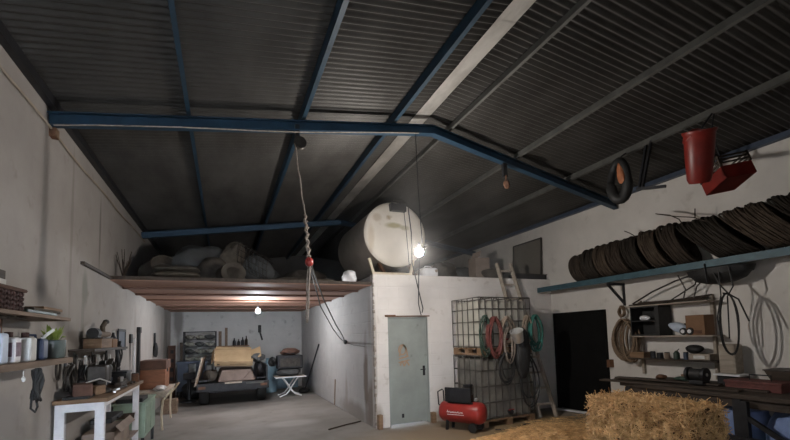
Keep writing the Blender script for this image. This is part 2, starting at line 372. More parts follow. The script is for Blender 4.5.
# store-room block
m = MB().bb(BX, 2.715, BY, BY + .16, 0, BZ).bb(3.515, XR, BY, BY + .16, 0, BZ).bb(2.715, 3.515, BY, BY + .16, 1.965, BZ)
struct(m, 'wall_storeroom', 'wall_block', 'white blockwork front of the store room with the grey door', 'wall')
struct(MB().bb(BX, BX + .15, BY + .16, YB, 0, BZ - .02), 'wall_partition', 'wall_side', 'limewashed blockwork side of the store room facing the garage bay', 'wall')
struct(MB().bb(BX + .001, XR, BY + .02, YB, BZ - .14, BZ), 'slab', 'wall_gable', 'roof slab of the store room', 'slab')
# ragged brown mortar along the corner
rnd = random.Random(3)
m = MB()
for i in range(26):
    z = .1 + i * .102 + rnd.uniform(-.03, .03); w = rnd.uniform(.006, .03); h = rnd.uniform(.03, .1)
    m.box((BX + w / 2 - .004, BY - .001, z), (w, .008, h), (0, rnd.uniform(-.3, .3), 0)); m.box((BX - .001, BY + w, z), (.008, w * 2, h), (rnd.uniform(-.3, .3), 0, 0))
struct(m, 'trim_2', 'mortar', 'chipped brown mortar along the corner of the store room', 'mortar')
# store-room door
d = thing('door_1', 'grey green sheet-metal door in the white store room wall', 'door', (3.115, BY + .05, 0)); d['kind'] = 'structure'
m = MB().bb(2.735, 3.495, BY + .035, BY + .075, .03, 1.95).bb(2.735, 2.765, BY + .025, BY + .075, .03, 1.95).bb(3.465, 3.495, BY + .025, BY + .075, .03, 1.95)
m.build('panel', 'door', d, bevel=.004)
m = MB().bb(2.715, 2.735, BY - .005, BY + .12, 0, 1.965).bb(3.495, 3.515, BY - .005, BY + .12, 0, 1.965).bb(2.715, 3.515, BY - .005, BY + .12, 1.95, 1.965)
m.build('frame', 'door', d)
hh = MB().bb(3.405, 3.445, BY + .018, BY + .036, .87, 1.05).build('handle_plate', 'dark', d)
MB().tube([(3.43, BY + .02, .99), (3.43, BY - .03, .99), (3.33, BY - .035, .985)], .010).build('handle', 'dark', d, True)
m = MB().box((2.98, BY + .03, .17), (.04, .012, .07)); m.build('vent_flap', 'dark', d)
# orange scrawl painted on the door (loops and strokes, not legible)
m = MB(); y = BY + .0335
def stroke(pts): 
    for a, b in zip(pts, pts[1:]): m.bar((a[0], y, a[1]), (b[0], y, b[1]), .004, .026, (0, 0, 1)) if abs(a[0] - b[0]) > abs(a[1] - b[1]) else m.bar((a[0], y, a[1]), (b[0], y, b[1]), .026, .004, (0, 1, 0))
stroke([(3.00 + .07 * cos(t), 1.36 + .09 * sin(t)) for t in [k * pi / 7 for k in range(15)]])
stroke([(2.94, 1.24), (2.97, 1.38), (3.02, 1.46), (3.08, 1.38), (3.10, 1.25)])
stroke([(2.93, 1.20), (3.12, 1.24)]); stroke([(2.92, 1.13), (3.14, 1.17)]); stroke([(2.95, 1.07), (2.99, 1.16), (3.03, 1.06), (3.08, 1.15), (3.13, 1.07)])
m.build('painted_scrawl', 'paint', d)['label'] = 'faded orange painted scrawl'
struct(MB().bb(2.66, 3.56, BY - .012, BY, 1.968, 1.99).bb(2.66, 2.86, BY - .03, BY, 1.985, 2.005), 'trim_3', 'rust', 'thin rusty lintel bar over the grey door', 'lintel')
# dark door in the right wall
d = thing('door_2', 'tall near-black door in the right wall beside the coiled tan rope', 'door', (XR, 6.5, 0)); d['kind'] = 'structure'
MB().bb(XR - .05, XR, 5.84, 7.1, .02, 1.955).build('panel', 'ddoor', d, bevel=.004)
m = MB().bb(XR - .07, XR, 5.80, 5.84, 0, 2.0).bb(XR - .07, XR, 7.1, 7.14, 0, 2.0).bb(XR - .07, XR, 5.80, 7.14, 1.955, 2.0)
m.build('frame', 'ddoor', d)
MB().bb(XR - .10, XR - .0, 5.70, 5.77, .93, 1.07).build('latch', 'rust', d)

# loft: beams, deck, edge board
jy = [8.2, 9.3, 10.5, 11.9, 13.4]
for i, yy in enumerate(jy):
    struct(MB().bb(XL + .003, BX - .003, yy - .045, yy + .045, 2.518, 2.55), 'loft_beam', 'joistd', f'{ORD[i]} brown loft joist back from the loft edge', 'joist')
m = MB(); y = 7.34
while y < 15.0:
    m.bb(XL + .003, BX - .003, y, min(y + .195, 15.05), 2.55, 2.60); y += .2
struct(m, 'floor_loft', 'joist', 'boarded red brown loft deck over the garage bay', 'floor')
struct(MB().bb(XL + .003, BX - .003, 7.30, 7.335, 2.562, 2.612), 'trim_4', 'darkwood', 'dark timber edge board of the loft', 'trim')
m = MB(); m.bb(XL + .0, XL + .04, 5.95, 7.3, 2.555, 2.59)
single(m, 'timber_batten', 'darkwood', 'dark timber batten on the left wall running up to the loft edge', 'batten')

# ------------------------------------------------------------------ wiring on the shell
m = MB(); pts = [(XL + .016, yy, 3.69 - .03 * sin((yy - 3) / 2) + .012 * sin(yy * 3)) for yy in [2.0 + .35 * i for i in range(24)]]
m.tube(pts, .012, 6)
t = single(m, 'conduit_cable', 'palewood', 'thin wall cable clipped along the top of the left wall', 'cable', smooth=True)
t = thing('junction_box', 'small brown junction box at the foot of the blue rafter', 'junction box', (XL + .03, 4.93, 3.6))
MB().bb(XL, XL + .05, 4.88, 4.97, 3.60, 3.69).build('box', 'rust', t, bevel=.006)
MB().bb(XL + .05, XL + .056, 4.885, 4.965, 3.605, 3.685).build('lid', 'wood', t)
m = MB(); pts = [(x, 4.80, zl(x) - .275 - .012 * sin(x * 2.2)) for x in [XL + .06 + .25 * i for i in range(16)]]
m.tube(pts, .007, 6)
single(m, 'lighting_cable', 'palewood', 'pale lighting cable strung under the blue rafter from the left wall', 'cable', smooth=True)

# ------------------------------------------------------------------ lamps
BL = V((2.28, 4.87, 2.69))
def bulb(c, ztop, r, mat, label, cordmat='dark'):
    t = thing('light_bulb', label, 'lamp', (c.x, c.y, ztop))
    m = MB(); m.tube([(c.x + .05 * (1 - k) ** 2 * (c.z < 2.7 and c.y < 6), c.y, c.z + .11 + (ztop - c.z - .11) * k) for k in [i / 8 for i in range(9)][::-1]], .006, 6)
    m.build('cord', cordmat, t, True)
    MB().lathe([(.012, .12), (.019, .115), (.021, .06), (.018, .05)], 16, (c.x, c.y, c.z)).build('socket', 'dark', t, True)
    pr = [(.016, .055), (.02, .045), (r * .75, r * .62), (r * .97, r * .2), (r, 0), (r * .94, -r * .32), (r * .76, -r * .65), (r * .45, -r * .89), (.004, -r)]
    MB().lathe(pr, 20, (c.x, c.y, c.z)).build('glass', mat, t, True)['label'] = 'lit glass bulb'
    return t
bulb(BL, 4.36, .055, 'bulb1', 'bright bare bulb on a long cord in front of the tank')
bulb(V((.718, 10.5, 2.29)), 2.518, .05, 'bulb2', 'lit bare bulb hanging from a joist above the trailer')
m = MB(); m.tube([(2.31, 4.9, 2.78), (2.6, 5.6, 2.45), (3.0, 6.5, 2.16), (3.36, 7.2, 2.03), (3.385, 7.225, 2.0)], .008, 6)
single(m, 'flex_cable', 'dark', 'dark flex running from the bright bulb down to the grey door', 'cable', smooth=True)
m = MB(); m.tube([(3.27, 7.43, 4.1), (3.3, 7.38, 3.6), (3.26, 7.3, 3.0), (3.29, 7.22, 2.7), (3.42, 7.215, 2.12), (3.40, 7.22, 2.04)], .010, 6)
single(m, 'supply_hose', 'dark', 'dark hose dropping from the tank top to above the grey door', 'hose', smooth=True)
m = MB(); m.tube([(3.17, 7.42, 4.05), (3.19, 7.36, 3.55), (3.2, 7.30, 2.95)], .006, 6)
single(m, 'signal_wire', 'iron', 'thin wire hanging down the face of the cream tank', 'wire', smooth=True)
m = MB(); m.tube([(3.9, 7.5, 2.76)] + [(2.3 + .09 * k, 5.2, 4.2) for k in range(0)] + [(3.95, 7.6, 2.77)], .004, 5)

# ------------------------------------------------------------------ tank
t = thing('storage_tank', 'big cream cylindrical tank lying above the store room', 'tank', (3.06, 8.8, BZ))
ty0, ty1, tr, tz = 7.62, 9.62, .645, 3.60
MB().lathe([(tr, ty0), (tr, ty1)], 48, (3.06, 0, tz), (-pi / 2, 0, 0), cap=False).build('shell', 'shell', t, True)
dish = lambda y, s: [(tr, y), (tr * .985, y + s * .02), (tr * .9, y + s * .05), (tr * .7, y + s * .085), (tr * .4, y + s * .11), (.01, y + s * .12)]
MB().lathe(dish(ty0, -1), 48, (3.06, 0, tz), (-pi / 2, 0, 0)).build('end_cap', 'tank', t, True)['label'] = 'cream painted domed front end with ochre scuffs'
MB().lathe(dish(ty1, 1), 48, (3.06, 0, tz), (-pi / 2, 0, 0)).build('end_cap', 'shell', t, True)
MB().bb(2.92, 3.24, 7.44, 7.60, 4.03, 4.18).build('control_box', 'dark', t, bevel=.008)
m = MB(); m.tube([(2.93, 7.46, 4.19), (2.98, 7.5, 4.25), (3.2, 7.5, 4.25), (3.25, 7.46, 4.19)], .008, 6); m.build('wire_loop', 'iron', t, True)
for yy in (7.34, 9.1):
    m = MB()
    m.bb(2.49, 3.27, yy, yy + .05, BZ, BZ + .055)
    sd = m.build('saddle', 'cream', t)
    for xa, xb in ((2.505, 2.425), (3.25, 3.315)):
        MB().bar((xa, yy + .025, BZ + .03), (xb, yy + .025, 3.06), .045, .045).build('upright', 'cream', sd)
    for xa in (2.75, 3.37):
        MB().bar((xa, yy + .06, BZ + .02), (xa, yy + .42, BZ + .29), .05, .05).build('strut', 'rust', sd)
t = thing('white_canister', 'white plastic canister lying on the store room edge right of the tank', 'canister', (3.68, 7.46, BZ))
m = MB(); m.bb(3.50, 3.86, 7.36, 7.60, BZ, BZ + .185); m.build('body', 'white', t, bevel=.05)
MB().cyl((3.80, 7.355, BZ + .12), (3.80, 7.33, BZ + .12), .028, 14).build('cap', 'palewood', t, True)
MB().tube([(3.58, 7.45, BZ + .18), (3.60, 7.45, BZ + .215), (3.72, 7.45, BZ + .215), (3.74, 7.45, BZ + .18)], .014, 6).build('handle', 'white', t, True)
m = MB().lump((2.10, 7.52, 2.725), (.14, .11, .122), 4, .2)
single(m, 'white_bag', 'white', 'small white plastic bag on the loft edge beside the tank', 'bag', smooth=True)
# dark clutter beyond the tank on the store room roof
for i, (x, y, rx, ry, rz, mt, lab) in enumerate([
        (4.35, 8.1, .32, .3, .22, 'sack', 'dusty brown sack on the store room roof right of the tank'),
        (4.95, 8.3, .34, .3, .19, 'sackg', 'grey folded sheet on the store room roof between the sacks'),
        (5.35, 7.75, .22, .25, .14, 'sack', 'low brown sack on the store room roof behind the ladder top'),
        (5.05, 9.3, .4, .4, .24, 'sackl', 'pale sack at the back of the store room roof')]):
    single(MB().lump((x, y, BZ + rz * .97), (rx, ry, rz), 20 + i, .2), 'sack', mt, lab, 'sack', smooth=True)
t = thing('cardboard_carton', 'pale cardboard box on the store room roof behind the ladder top', 'box', (5.05, 7.72, BZ))
MB().bb(4.97, 5.33, 7.75, 8.05, BZ, 3.27).build('carton', 'cardg', t)
MB().box((5.0, 7.76, 3.32), (.02, .3, .12), (0, .3, 0)).build('flap', 'cardg', t)
# screen frame against right wall on the block
t = thing('window_screen', 'old framed screen leaning on the right wall above the store room', 'screen', (6.4, 7.85, BZ))
m = MB(); 
P = [(6.46, 7.42, 2.86), (6.46, 8.42, 2.86), (6.52, 8.42, 3.72), (6.52, 7.42, 3.72)]
for a, b in zip(P, P[1:] + P[:1]): m.bar(a, b, .03, .03)
m.build('frame', 'iron', t)
m = MB(); m.add([(6.463, 7.42, 2.86), (6.463, 8.42, 2.86), (6.523, 8.42, 3.72), (6.523, 7.42, 3.72), (6.469, 7.42, 2.86), (6.469, 8.42, 2.86), (6.529, 8.42, 3.72), (6.529, 7.42, 3.72)],
    [(0, 1, 2, 3), (7, 6, 5, 4), (0, 4, 5, 1), (2, 6, 7, 3), (1, 5, 6, 2), (0, 3, 7, 4)]); m.build('screen_cloth', 'mesh', t)
t = thing('dark_trough', 'long dark trough along the store room roof edge under the screen', 'trough', (6.1, 7.4, BZ))
m = MB().bb(5.72, 6.52, 7.32, 7.34, BZ, BZ + .12).bb(5.72, 6.52, 7.60, 7.62, BZ, BZ + .12).bb(5.72, 5.74, 7.32, 7.62, BZ, BZ + .12).bb(6.5, 6.52, 7.32, 7.62, BZ, BZ + .12).bb(5.72, 6.52, 7.32, 7.62, BZ, BZ + .02)
m.build('body', 'dark', t); m = MB().bb(5.7, 6.53, 7.3, 7.345, BZ + .11, BZ + .125); m.build('rim', 'iron', t)

# ------------------------------------------------------------------ ladder
t = thing('wooden_ladder', 'wooden ladder leaning on the store room edge behind the stacked tanks', 'ladder', (5.55, 6.5, 0))
def lp(side, k):     # k = 0 foot .. 1 top
    f = V((5.46, 6.5, 0)) if side == 0 else V((5.78, 6.42, 0)); tp = V((5.15, 7.24, 3.06)) if side == 0 else V((5.46, 7.2, 3.06))
    return f.lerp(tp, k)
for sd in (0, 1): MB().bar(lp(sd, 0), lp(sd, 1), .045, .075).build('side_rail', 'palewood', t, bevel=.006)
for i in range(10):
    k = .08 + i * .096; MB().bar(lp(0, k), lp(1, k), .028, .04).build('rung', 'palewood', t)

# ------------------------------------------------------------------ stacked IBC tanks
def ibc(name, label, z, h, W, D, loc, rot, mat):
    t = thing(name, label, 'liquid tank', (loc[0], loc[1], z), 'stacked liquid tanks', rot)
    # local: front-left bottom corner at 0,0,0 ; +x along the front, +y to the wall
    m = MB()
    for x in (0, W / 2 - .06, W - .12): m.bb(x, x + .12, 0, D, 0, .03)
    for x in (0, W / 2 - .06, W - .12):
        for y in (0, D / 2 - .05, D - .1): m.bb(x, x + .12, y, y + .1, .03, .1)
    for i in range(6): y = i * (D - .1) / 5; m.bb(0, W, y, y + .1, .1, .125)
    m.build('pallet', 'wood', t)
    z0 = .125
    m = MB(); e = .028
    m.bb(e, W - e, e, D - e, z0, z0 + h - .05); m.build('bottle', mat, t, bevel=.05)
    MB().lathe([(.08, 0), (.08, .03), (.075, .04), (.01, .041)], 20, (W / 2, D / 2, z0 + h - .05)).build('filler_cap', 'dark', t, True)
    m = MB(); r = .009
    rows = [z0 + .02, z0 + h * .27, z0 + h * .52, z0 + h * .77, z0 + h]
    for zz in rows: m.tube([(0, 0, zz), (W, 0, zz), (W, D, zz), (0, D, zz)], r * 1.25, 6, True)
    nx, ny = 8, 5
    for i in range(nx + 1):
        x = W * i / nx; m.cyl((x, 0, z0), (x, 0, z0 + h), r, 6); m.cyl((x, D, z0), (x, D, z0 + h), r, 6)
    for i in range(1, ny):
        y = D * i / ny; m.cyl((0, y, z0), (0, y, z0 + h), r, 6); m.cyl((W, y, z0), (W, y, z0 + h), r, 6)
    for x in (W * .32, W * .68): m.tube([(x, 0, z0 + h), (x, D, z0 + h)], r * 1.3, 6)
    m.build('cage', 'cage', t, True)
    for i in range(0, nx, 2):
        m = MB()
        x0 = W * (i + .08) / nx; x1 = W * (i + .92) / nx
        m.tube([(x0, -.005, z0 + h * .78), (x0, -.005, z0 + h * .93), (x0 + .03, -.005, z0 + h * .98), (x1 - .03, -.005, z0 + h * .98), (x1, -.005, z0 + h * .93), (x1, -.005, z0 + h * .78)], r * 1.2, 6)
        m.build('top_hoop', 'cage', t, True)
    v = MB().cyl((W / 2, .02, z0 + .1), (W / 2, -.06, z0 + .1), .04, 14).build('valve', 'dark', t, True)
    MB().bb(W / 2 - .06, W / 2 + .06, -.055, -.035, z0 + .13, z0 + .15).build('valve_handle', 'red', v)
    return t
IR = R(4)
IW, ID, IO = 1.18, .84, (4.05, 6.28)
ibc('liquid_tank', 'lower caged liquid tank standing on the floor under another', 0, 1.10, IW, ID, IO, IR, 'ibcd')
ibc('liquid_tank', 'upper caged milky liquid tank stacked on another', 1.24, .89, IW, ID, IO, IR, 'ibc')
def ip(u, d, z): return V((IO[0] + cos(IR) * u + sin(IR) * d, IO[1] + sin(IR) * u - cos(IR) * d, z))   # u along the front, d out of it

def loops(m, c, rx, rz, turns, r, seed, ax=V((1, 0, 0)), ny=V((0, -1, 0)), spread=.03, seg=22, open_=False, pinch=.55):
    rnd = random.Random(seed); pts = []
    for k in range(turns * seg + 1):
        a = 2 * pi * k / seg; j = k // seg
        rnd2 = random.Random(seed * 97 + j)
        fx = rx * (1 + .22 * rnd2.uniform(-1, 1)); fz = rz * (1 + .12 * rnd2.uniform(-1, 1))
        w = (1 - pinch * max(cos(a), 0) ** 2)
        o = ax * (fx * sin(a) * w + rx * .15 * rnd2.uniform(-1, 1)) + V((0, 0, 1)) * (fz * (cos(a) - 1)) + ny * (spread * (j / max(turns - 1, 1)) + .01 * sin(3 * a + j))
        pts.append(V(c) + o)
    m.tube(pts, r, 6)
    return m
AX = V((cos(IR), sin(IR), 0)); NY = V((sin(IR), -cos(IR), 0))
single(loops(MB(), ip(0.08, .04, 1.93), .13, .33, 4, .014, 1, AX, NY, .05), 'garden_hose', 'greenh', 'dark green hose looped on the tank cage left of the red hose', 'hose', 'hoses hung on the tank cage', True)
single(loops(MB(), ip(0.27, .05, 1.90), .14, .34, 6, .016, 2, AX, NY, .08), 'garden_hose', 'redh', 'faded red hose hung in loops on the tank cage', 'hose', 'hoses hung on the tank cage', True)
single(loops(MB(), ip(0.53, .05, 1.90), .12, .24, 5, .015, 3, AX, NY, .08), 'garden_hose', 'beige', 'beige hose coil hung on the tank cage beside the red hose', 'hose', 'hoses hung on the tank cage', True)
single(loops(MB(), ip(0.51, .14, 1.72), .10, .30, 4, .008, 9, AX, NY, .04), 'loose_twine', 'rope', 'thin pale cord loops dangling below the beige hose', 'cord', None, True)
t = thing('metal_bucket', 'shiny tilted metal bucket hung on the tank cage', 'bucket', tuple(ip(.62, .24, 1.55)))
MB().lathe([(.01, 0), (.08, 0), (.085, .01), (.11, .20), (.118, .205), (.118, .215), (.1, .205), (.075, .02)], 24, tuple(ip(.66, .25, 1.46)), (.25, -.45, 0), cap=False).build('body', 'steel', t, True)
MB().tube([ip(.50, .25, 1.62), ip(.52, .2, 1.78), ip(.6, .12, 1.93), ip(.64, .2, 1.72)], .006, 6).build('handle', 'iron', t, True)
m = MB().lump(ip(0.81, .15, 1.25), (.16, .10, .46), 31, .12)
single(m, 'dark_sack', 'black', 'long dark sack hanging below the metal bucket', 'sack', None, True)
single(loops(MB(), ip(1.01, .06, 1.92), .10, .22, 4, .014, 5, AX, NY, .06), 'beige_strap', 'beige', 'beige strap coil at the right end of the tank cage', 'strap', None, True)
single(loops(MB(), ip(1.19, .06, 1.93), .13, .30, 7, .016, 6, AX, NY, .09), 'teal_rope', 'tealr', 'teal rope coil hanging beside the right end of the tank cage', 'rope', None, True)
single(loops(MB(), ip(.45, .10, 1.28), .16, .26, 4, .012, 8, AX, NY, .06), 'black_hose', 'black', 'black hose loops on the lower tank cage', 'hose', None, True)
single(loops(MB(), ip(1.0, .05, 1.2), .2, .42, 3, .012, 12, AX, NY, .06), 'black_cable', 'black', 'black cable loops at the right of the lower tank cage', 'cable', None, True)

# ------------------------------------------------------------------ compressor
def compressor():
    p0, p1 = V((3.50, 6.74, .30)), V((3.92, 6.02, .30)); d = (p1 - p0).normalized(); q = V((0, 0, 1)).cross(d)
    t = thing('air_compressor', 'red wheeled air compressor in front of the stacked tanks', 'compressor', tuple((p0 + p1) / 2 - V((0, 0, .30))))
    rot = d.to_track_quat('Z', 'Y').to_euler(); L = (p1 - p0).length; r = .18
    MB().lathe([(.01, -.01), (r * .55, .005), (r * .85, .03), (r, .08), (r, L - .08), (r * .85, L - .03), (r * .55, L - .005), (.01, L + .01)], 32, p0, rot).build('air_tank', 'red', t, True)
    c = (p0 + p1) / 2
    # platform, pump, motor, belt guard
    ax = d; 
    def w(a, b, z): return c + ax * a + q * b + V((0, 0, z))
    m = MB(); m.bar(w(-.22, 0, .165), w(.24, 0, .165), .2, .02); pl = m.build('platform', 'dark', t)
    m = MB().cyl(w(-.24, 0, .25), w(0, 0, .25), .085, 20).cyl(w(-.28, 0, .25), w(-.24, 0, .25), .06, 16); mo = m.build('motor', 'dark', t, True)
    m = MB()
    for i in range(9): m.tube([w(-.20 + i * .02, 0, .25), w(-.195 + i * .02, 0, .25)], .092, 20)
    m.build('cooling_fins', 'dark', mo, True)
    m = MB().bar(w(.12, 0, .17), w(.12, 0, .30), .12, .14); pu = m.build('pump', 'iron', t)
    m = MB()
    for i in range(7): z = .30 + i * .02; m.bar(w(.05, 0, z), w(.19, 0, z), .15, .009)
    m.build('cylinder_fins', 'iron', pu)
    MB().bar(w(.06, 0, .45), w(.18, 0, .45), .12, .035).build('cylinder_head', 'dark', pu)
    m = MB().bar(w(-.26, -.13, .30), w(.24, -.13, .30), .03, .24); m.build('belt_guard', 'dark', t, bevel=.01)
    m = MB().tube([w(-.34, .09, .04), w(-.42, .09, .12), w(-.43, .09, .33), w(-.40, 0, .36), w(-.43, -.09, .33), w(-.42, -.09, .12), w(-.34, -.09, .04)], .012, 8); m.build('handle', 'dark', t, True)
    m = MB().cyl(w(.2, .1, .2), w(.2, .14, .2), .03, 16); g = m.build('pressure_gauge', 'steel', t, True)
    m = MB().cyl(w(.12, .1, .17), w(.12, .16, .17), .022, 12); m.build('outlet_valve', 'steel', t, True)
    for a in (.25,):
        for b in (-.13, .13):
            wh = MB().lathe([(.05, -.022), (.075, -.022), (.08, 0), (.075, .022), (.05, .022)], 20, w(a, b, -.22), q.to_track_quat('Z', 'Y').to_euler()).build('wheel', 'black', t, True)
            MB().lathe([(.052, -.012), (.052, .012)], 16, w(a, b, -.22), q.to_track_quat('Z', 'Y').to_euler()).build('hub', 'steel', wh, True)
            MB().bar(w(a, b * .8, -.22), w(a, b * .5, -.12), .03, .03).build('bracket', 'dark', t)
    for b in (-.1, .1):
        MB().bar(w(-.24, b, -.1), w(-.26, b, -.30), .045, .03).build('foot', 'dark', t)
    # white maker's lettering along the tank: slanted strokes, too blurred to read
    m = MB()
    sd = -q if q.y > 0 else q
    for k in range(11):
        a = -.20 + k * .028; h = .038 if k == 0 else .016 + .006 * (k % 3 == 1)
        def sp(da, al): return c + ax * da + (sd * cos(al) + V((0, 0, 1)) * sin(al)) * (r + .0015)
        b0 = .05
        m.bar(sp(a, b0), sp(a + .010, b0 + h / r), .010, .003, sd)
        m.bar(sp(a + .004, b0 + (.8 if k % 2 else .1) * h / r), sp(a + .026, b0 + (.85 if k % 2 else .15) * h / r), .006, .003, sd)
    m.bar(sp(-.2, -.12), sp(.12, -.1), .008, .003, sd)
    m.build('lettering', 'white', t)['label'] = 'blurred white lettering'
    return t
compressor()
m = MB().tube([(4.15, 6.08, .012), (4.3, 6.0, .012), (4.36, 5.86, .012), (4.5, 6.0, .012), (4.8, 6.15, .012), (5.3, 6.2, .012)], .011, 6)
single(m, 'air_hose', 'black', 'black air hose trailing on the floor from the compressor', 'hose', smooth=True)
for (x, y, h, lab) in ((2.50, 7.17, .25, 'rough wooden block standing at the store room corner'), (3.55, 7.18, .19, 'short wooden block at the foot of the grey door')):
    single(MB().box((x, y, h / 2), (.075, .1, h), (0, 0, .1)), 'wooden_block', 'wood', lab, 'wood block', bevel=.006)
m = MB().tube([(1.69, 7.6, .012), (2.05, 7.82, .014), (2.4, 8.0, .012)], .012, 6)
single(m, 'thin_stick', 'darkwood', 'thin dark stick lying on the floor by the partition', 'stick', smooth=True)

# ------------------------------------------------------------------ right wall: blue shelf and pipe coils
t = thing('wall_shelf', 'long blue steel wall shelf loaded with coiled pipe', 'shelf', (6.33, 3.6, 2.44))
MB().bb(6.10, 6.16, .6, 7.15, 2.445, 2.545).build('front_beam', 'teal', t)
m = MB()
for i in range(3): m.bb(6.165 + i * .128, 6.165 + i * .128 + .12, .6, 7.15, 2.515, 2.54)
m.build('deck_boards', 'darkwood', t)
for yy in (1.2, 5.37):
    MB().bar((6.14, yy, 2.42), (6.545, yy, 2.42), .04, .04).build('arm', 'dark', t)
    MB().bar((6.15, yy, 2.41), (6.53, yy, 2.08), .035, .035).build('brace', 'dark', t)
    MB().bar((6.532, yy, 2.04), (6.532, yy, 2.42), .035, .03).build('wall_post', 'dark', t)
def coil_mesh(name, mat, Rm, turns, width, r, lean, seed, label, group, y, x=6.325, zb=2.548, seg=26, ecc=1., tie=True):
    rnd = random.Random(seed); pts = []
    for k in range(turns * seg + 1):
        j = k / seg; a = 2 * pi * k / seg
        q = random.Random(seed * 31 + int(j)); fr = Rm * (1 + .05 * q.uniform(-1, 1)) + .012 * sin(2 * a + j) 
        wv = width * (j / turns - .5)
        pts.append(V((fr * .80 / Rm * min(Rm, .235) * cos(a) * ecc, wv + .012 * sin(a * 2 + j * 1.7) + lean * fr * sin(a), fr * sin(a))))
    # second inner layer gives the bundle its body
    for k in range(turns * seg + 1):
        j = k / seg; a = 2 * pi * k / seg; fr = Rm * .84 + .01 * sin(3 * a + j)
        pts.append(V((fr * .80 / Rm * min(Rm, .235) * cos(a) * ecc, width * (.45 - .9 * j / turns) + lean * fr * sin(a), fr * sin(a))))
    zmin = min(p.z for p in pts) - r
    pts = [p + V((x, y, zb - zmin)) for p in pts]
    t = single(MB().tube(pts, r, 6), name, mat, label, 'pipe coil', group, True)
    return t
ys = [6.10, 5.80, 5.50, 5.20, 4.88, 4.54, 4.18]
for i, yy in enumerate(ys):
    coil_mesh('pipe_coil', ('hosed', 'hose', 'hoseg')[(i * 2 + 1) % 3], .265 + .008 * i - .02 * (i == 0), 13, .27, .0165, .20 + .05 * i, 40 + i,
              f'{ORD[i]} upright brown pipe coil from the far end of the blue shelf', 'pipe coils on the blue shelf', yy)
ys2 = [3.62, 3.02, 2.42, 1.82, 1.2]
for i, yy in enumerate(ys2):
    coil_mesh('pipe_coil', ('hosed', 'hoseg', 'hosed', 'hose')[i % 4], .30 + .010 * i, 21, .52, .0135, .95, 60 + i,
              f'{ORD[i]} slanting bundle of thin black pipe counted from the upright coils toward the camera', 'slanting pipe bundles on the blue shelf', yy)
for i, (pts, lab) in enumerate([
        ([(6.22, 4.05, 3.02), (6.2, 4.0, 3.12), (6.2, 4.06, 3.24), (6.2, 4.2, 3.34), (6.2, 4.42, 3.42)], 'stiff stray wire curling up over the middle pipe coils'),
        ([(6.22, 3.45, 2.98), (6.2, 3.6, 3.06), (6.2, 3.85, 3.21), (6.2, 4.1, 3.29), (6.2, 4.4, 3.41)], 'long straight stray wire above the slanting pipe bundles'),
        ([(6.2, 3.825, 3.2), (6.2, 3.82, 3.27), (6.2, 3.814, 3.33)], 'short upright stub of stray wire on the long straight wire'),
        ([(6.25, 4.8, 3.12), (6.2, 4.9, 3.22), (6.2, 5.0, 3.28)], 'short stray twig above the far pipe coils'),
        ([(6.25, 3.19, 3.08), (6.2, 3.15, 3.14), (6.18, 3.1, 3.19)], 'thin stray stalk above the slanting pipe bundles')]):
    single(MB().tube(pts, .008, 5), 'stray_wire', 'hose', lab, 'wire', smooth=True)
t = thing('rubber_tub', 'shallow black rubber tub slung under the blue shelf', 'tub', (6.34, 3.7, 2.2))
prof = [(.02, .0), (.12, .012), (.21, .055), (.26, .13), (.275, .19), (.285, .19), (.265, .12)]
m = MB().lathe(prof, 28, (0, 0, 0)); m.v = [(6.31 + p[0] * .75, 3.62 + p[1] * 1.55, 2.215 + p[2] * 1.15) for p in m.v]
m.build('bowl', 'black', t, True)
m = MB().bar((6.085, 3.68, 2.44), (6.12, 3.68, 2.24), .02, .008).bar((6.085, 3.68, 2.42), (6.085, 3.68, 2.5), .03, .008); m.build('strap', 'dark', t)

# items hanging from the shelf
def hang_loops(name, mat, label, cat, c, rx, rz, turns, r, seed, spread=.05, pinch=.6):
    m = MB(); loops(m, c, rx, rz, turns, r, seed, V((0, 1, 0)), V((-1, 0, 0)), spread, 24, pinch=pinch)
    return m
m = hang_loops('', '', '', '', (6.10, 3.42, 2.06), .105, .38, 2, .012, 3, .05, .2)
m.tube([(6.12, 3.62, 2.43), (6.12, 3.52, 2.18), (6.12, 3.42, 2.05), (6.1, 3.30, 1.97), (6.1, 3.20, 1.68)], .011, 6)
m.tube([(6.12, 3.4, 2.43), (6.12, 3.36, 2.15), (6.12, 3.44, 2.02), (6.12, 3.46, 1.46)], .010, 6)
m.tube([(6.12, 3.52, 2.43), (6.12, 3.52, 2.04), (6.12, 3.59, 1.74), (6.12, 3.56, 1.49)], .010, 6)
single(m, 'black_cable', 'black', 'black cable coil hanging under the rubber tub on the right wall', 'cable', smooth=True)
m = MB(); 
for k, (a, b) in enumerate([((6.34, 4.45, 2.14), (6.34, 3.9, 2.42)), ((6.34, 4.2, 2.06), (6.34, 3.75, 2.38))]):
    pass
m.tube([(6.4, 5.1, 2.05), (6.38, 4.7, 2.22), (6.36, 4.3, 2.34), (6.34, 3.95, 2.41)], .013, 6)
single(m, 'bent_rod', 'iron', 'bent dark rod arching from the shelf unit up to the blue shelf', 'rod', smooth=True)
for i, (pts, lab) in enumerate([
        ([(6.36, 4.45, 2.02), (6.36, 4.0, 2.25), (6.36, 3.95, 2.4)], 'crooked stick rising from the top of the shelf unit'),
        ([(6.36, 4.2, 2.02), (6.36, 4.15, 2.2), (6.36, 4.25, 2.42)], 'upright twig on the shelf unit nearest the middle'),
        ([(6.36, 4.05, 2.02), (6.36, 3.98, 2.22), (6.36, 3.82, 2.36)], 'slanting twig on the shelf unit beside the cable coil')]):
    single(MB().tube(pts, .011, 5), 'stick', 'iron', lab, 'stick', smooth=True)
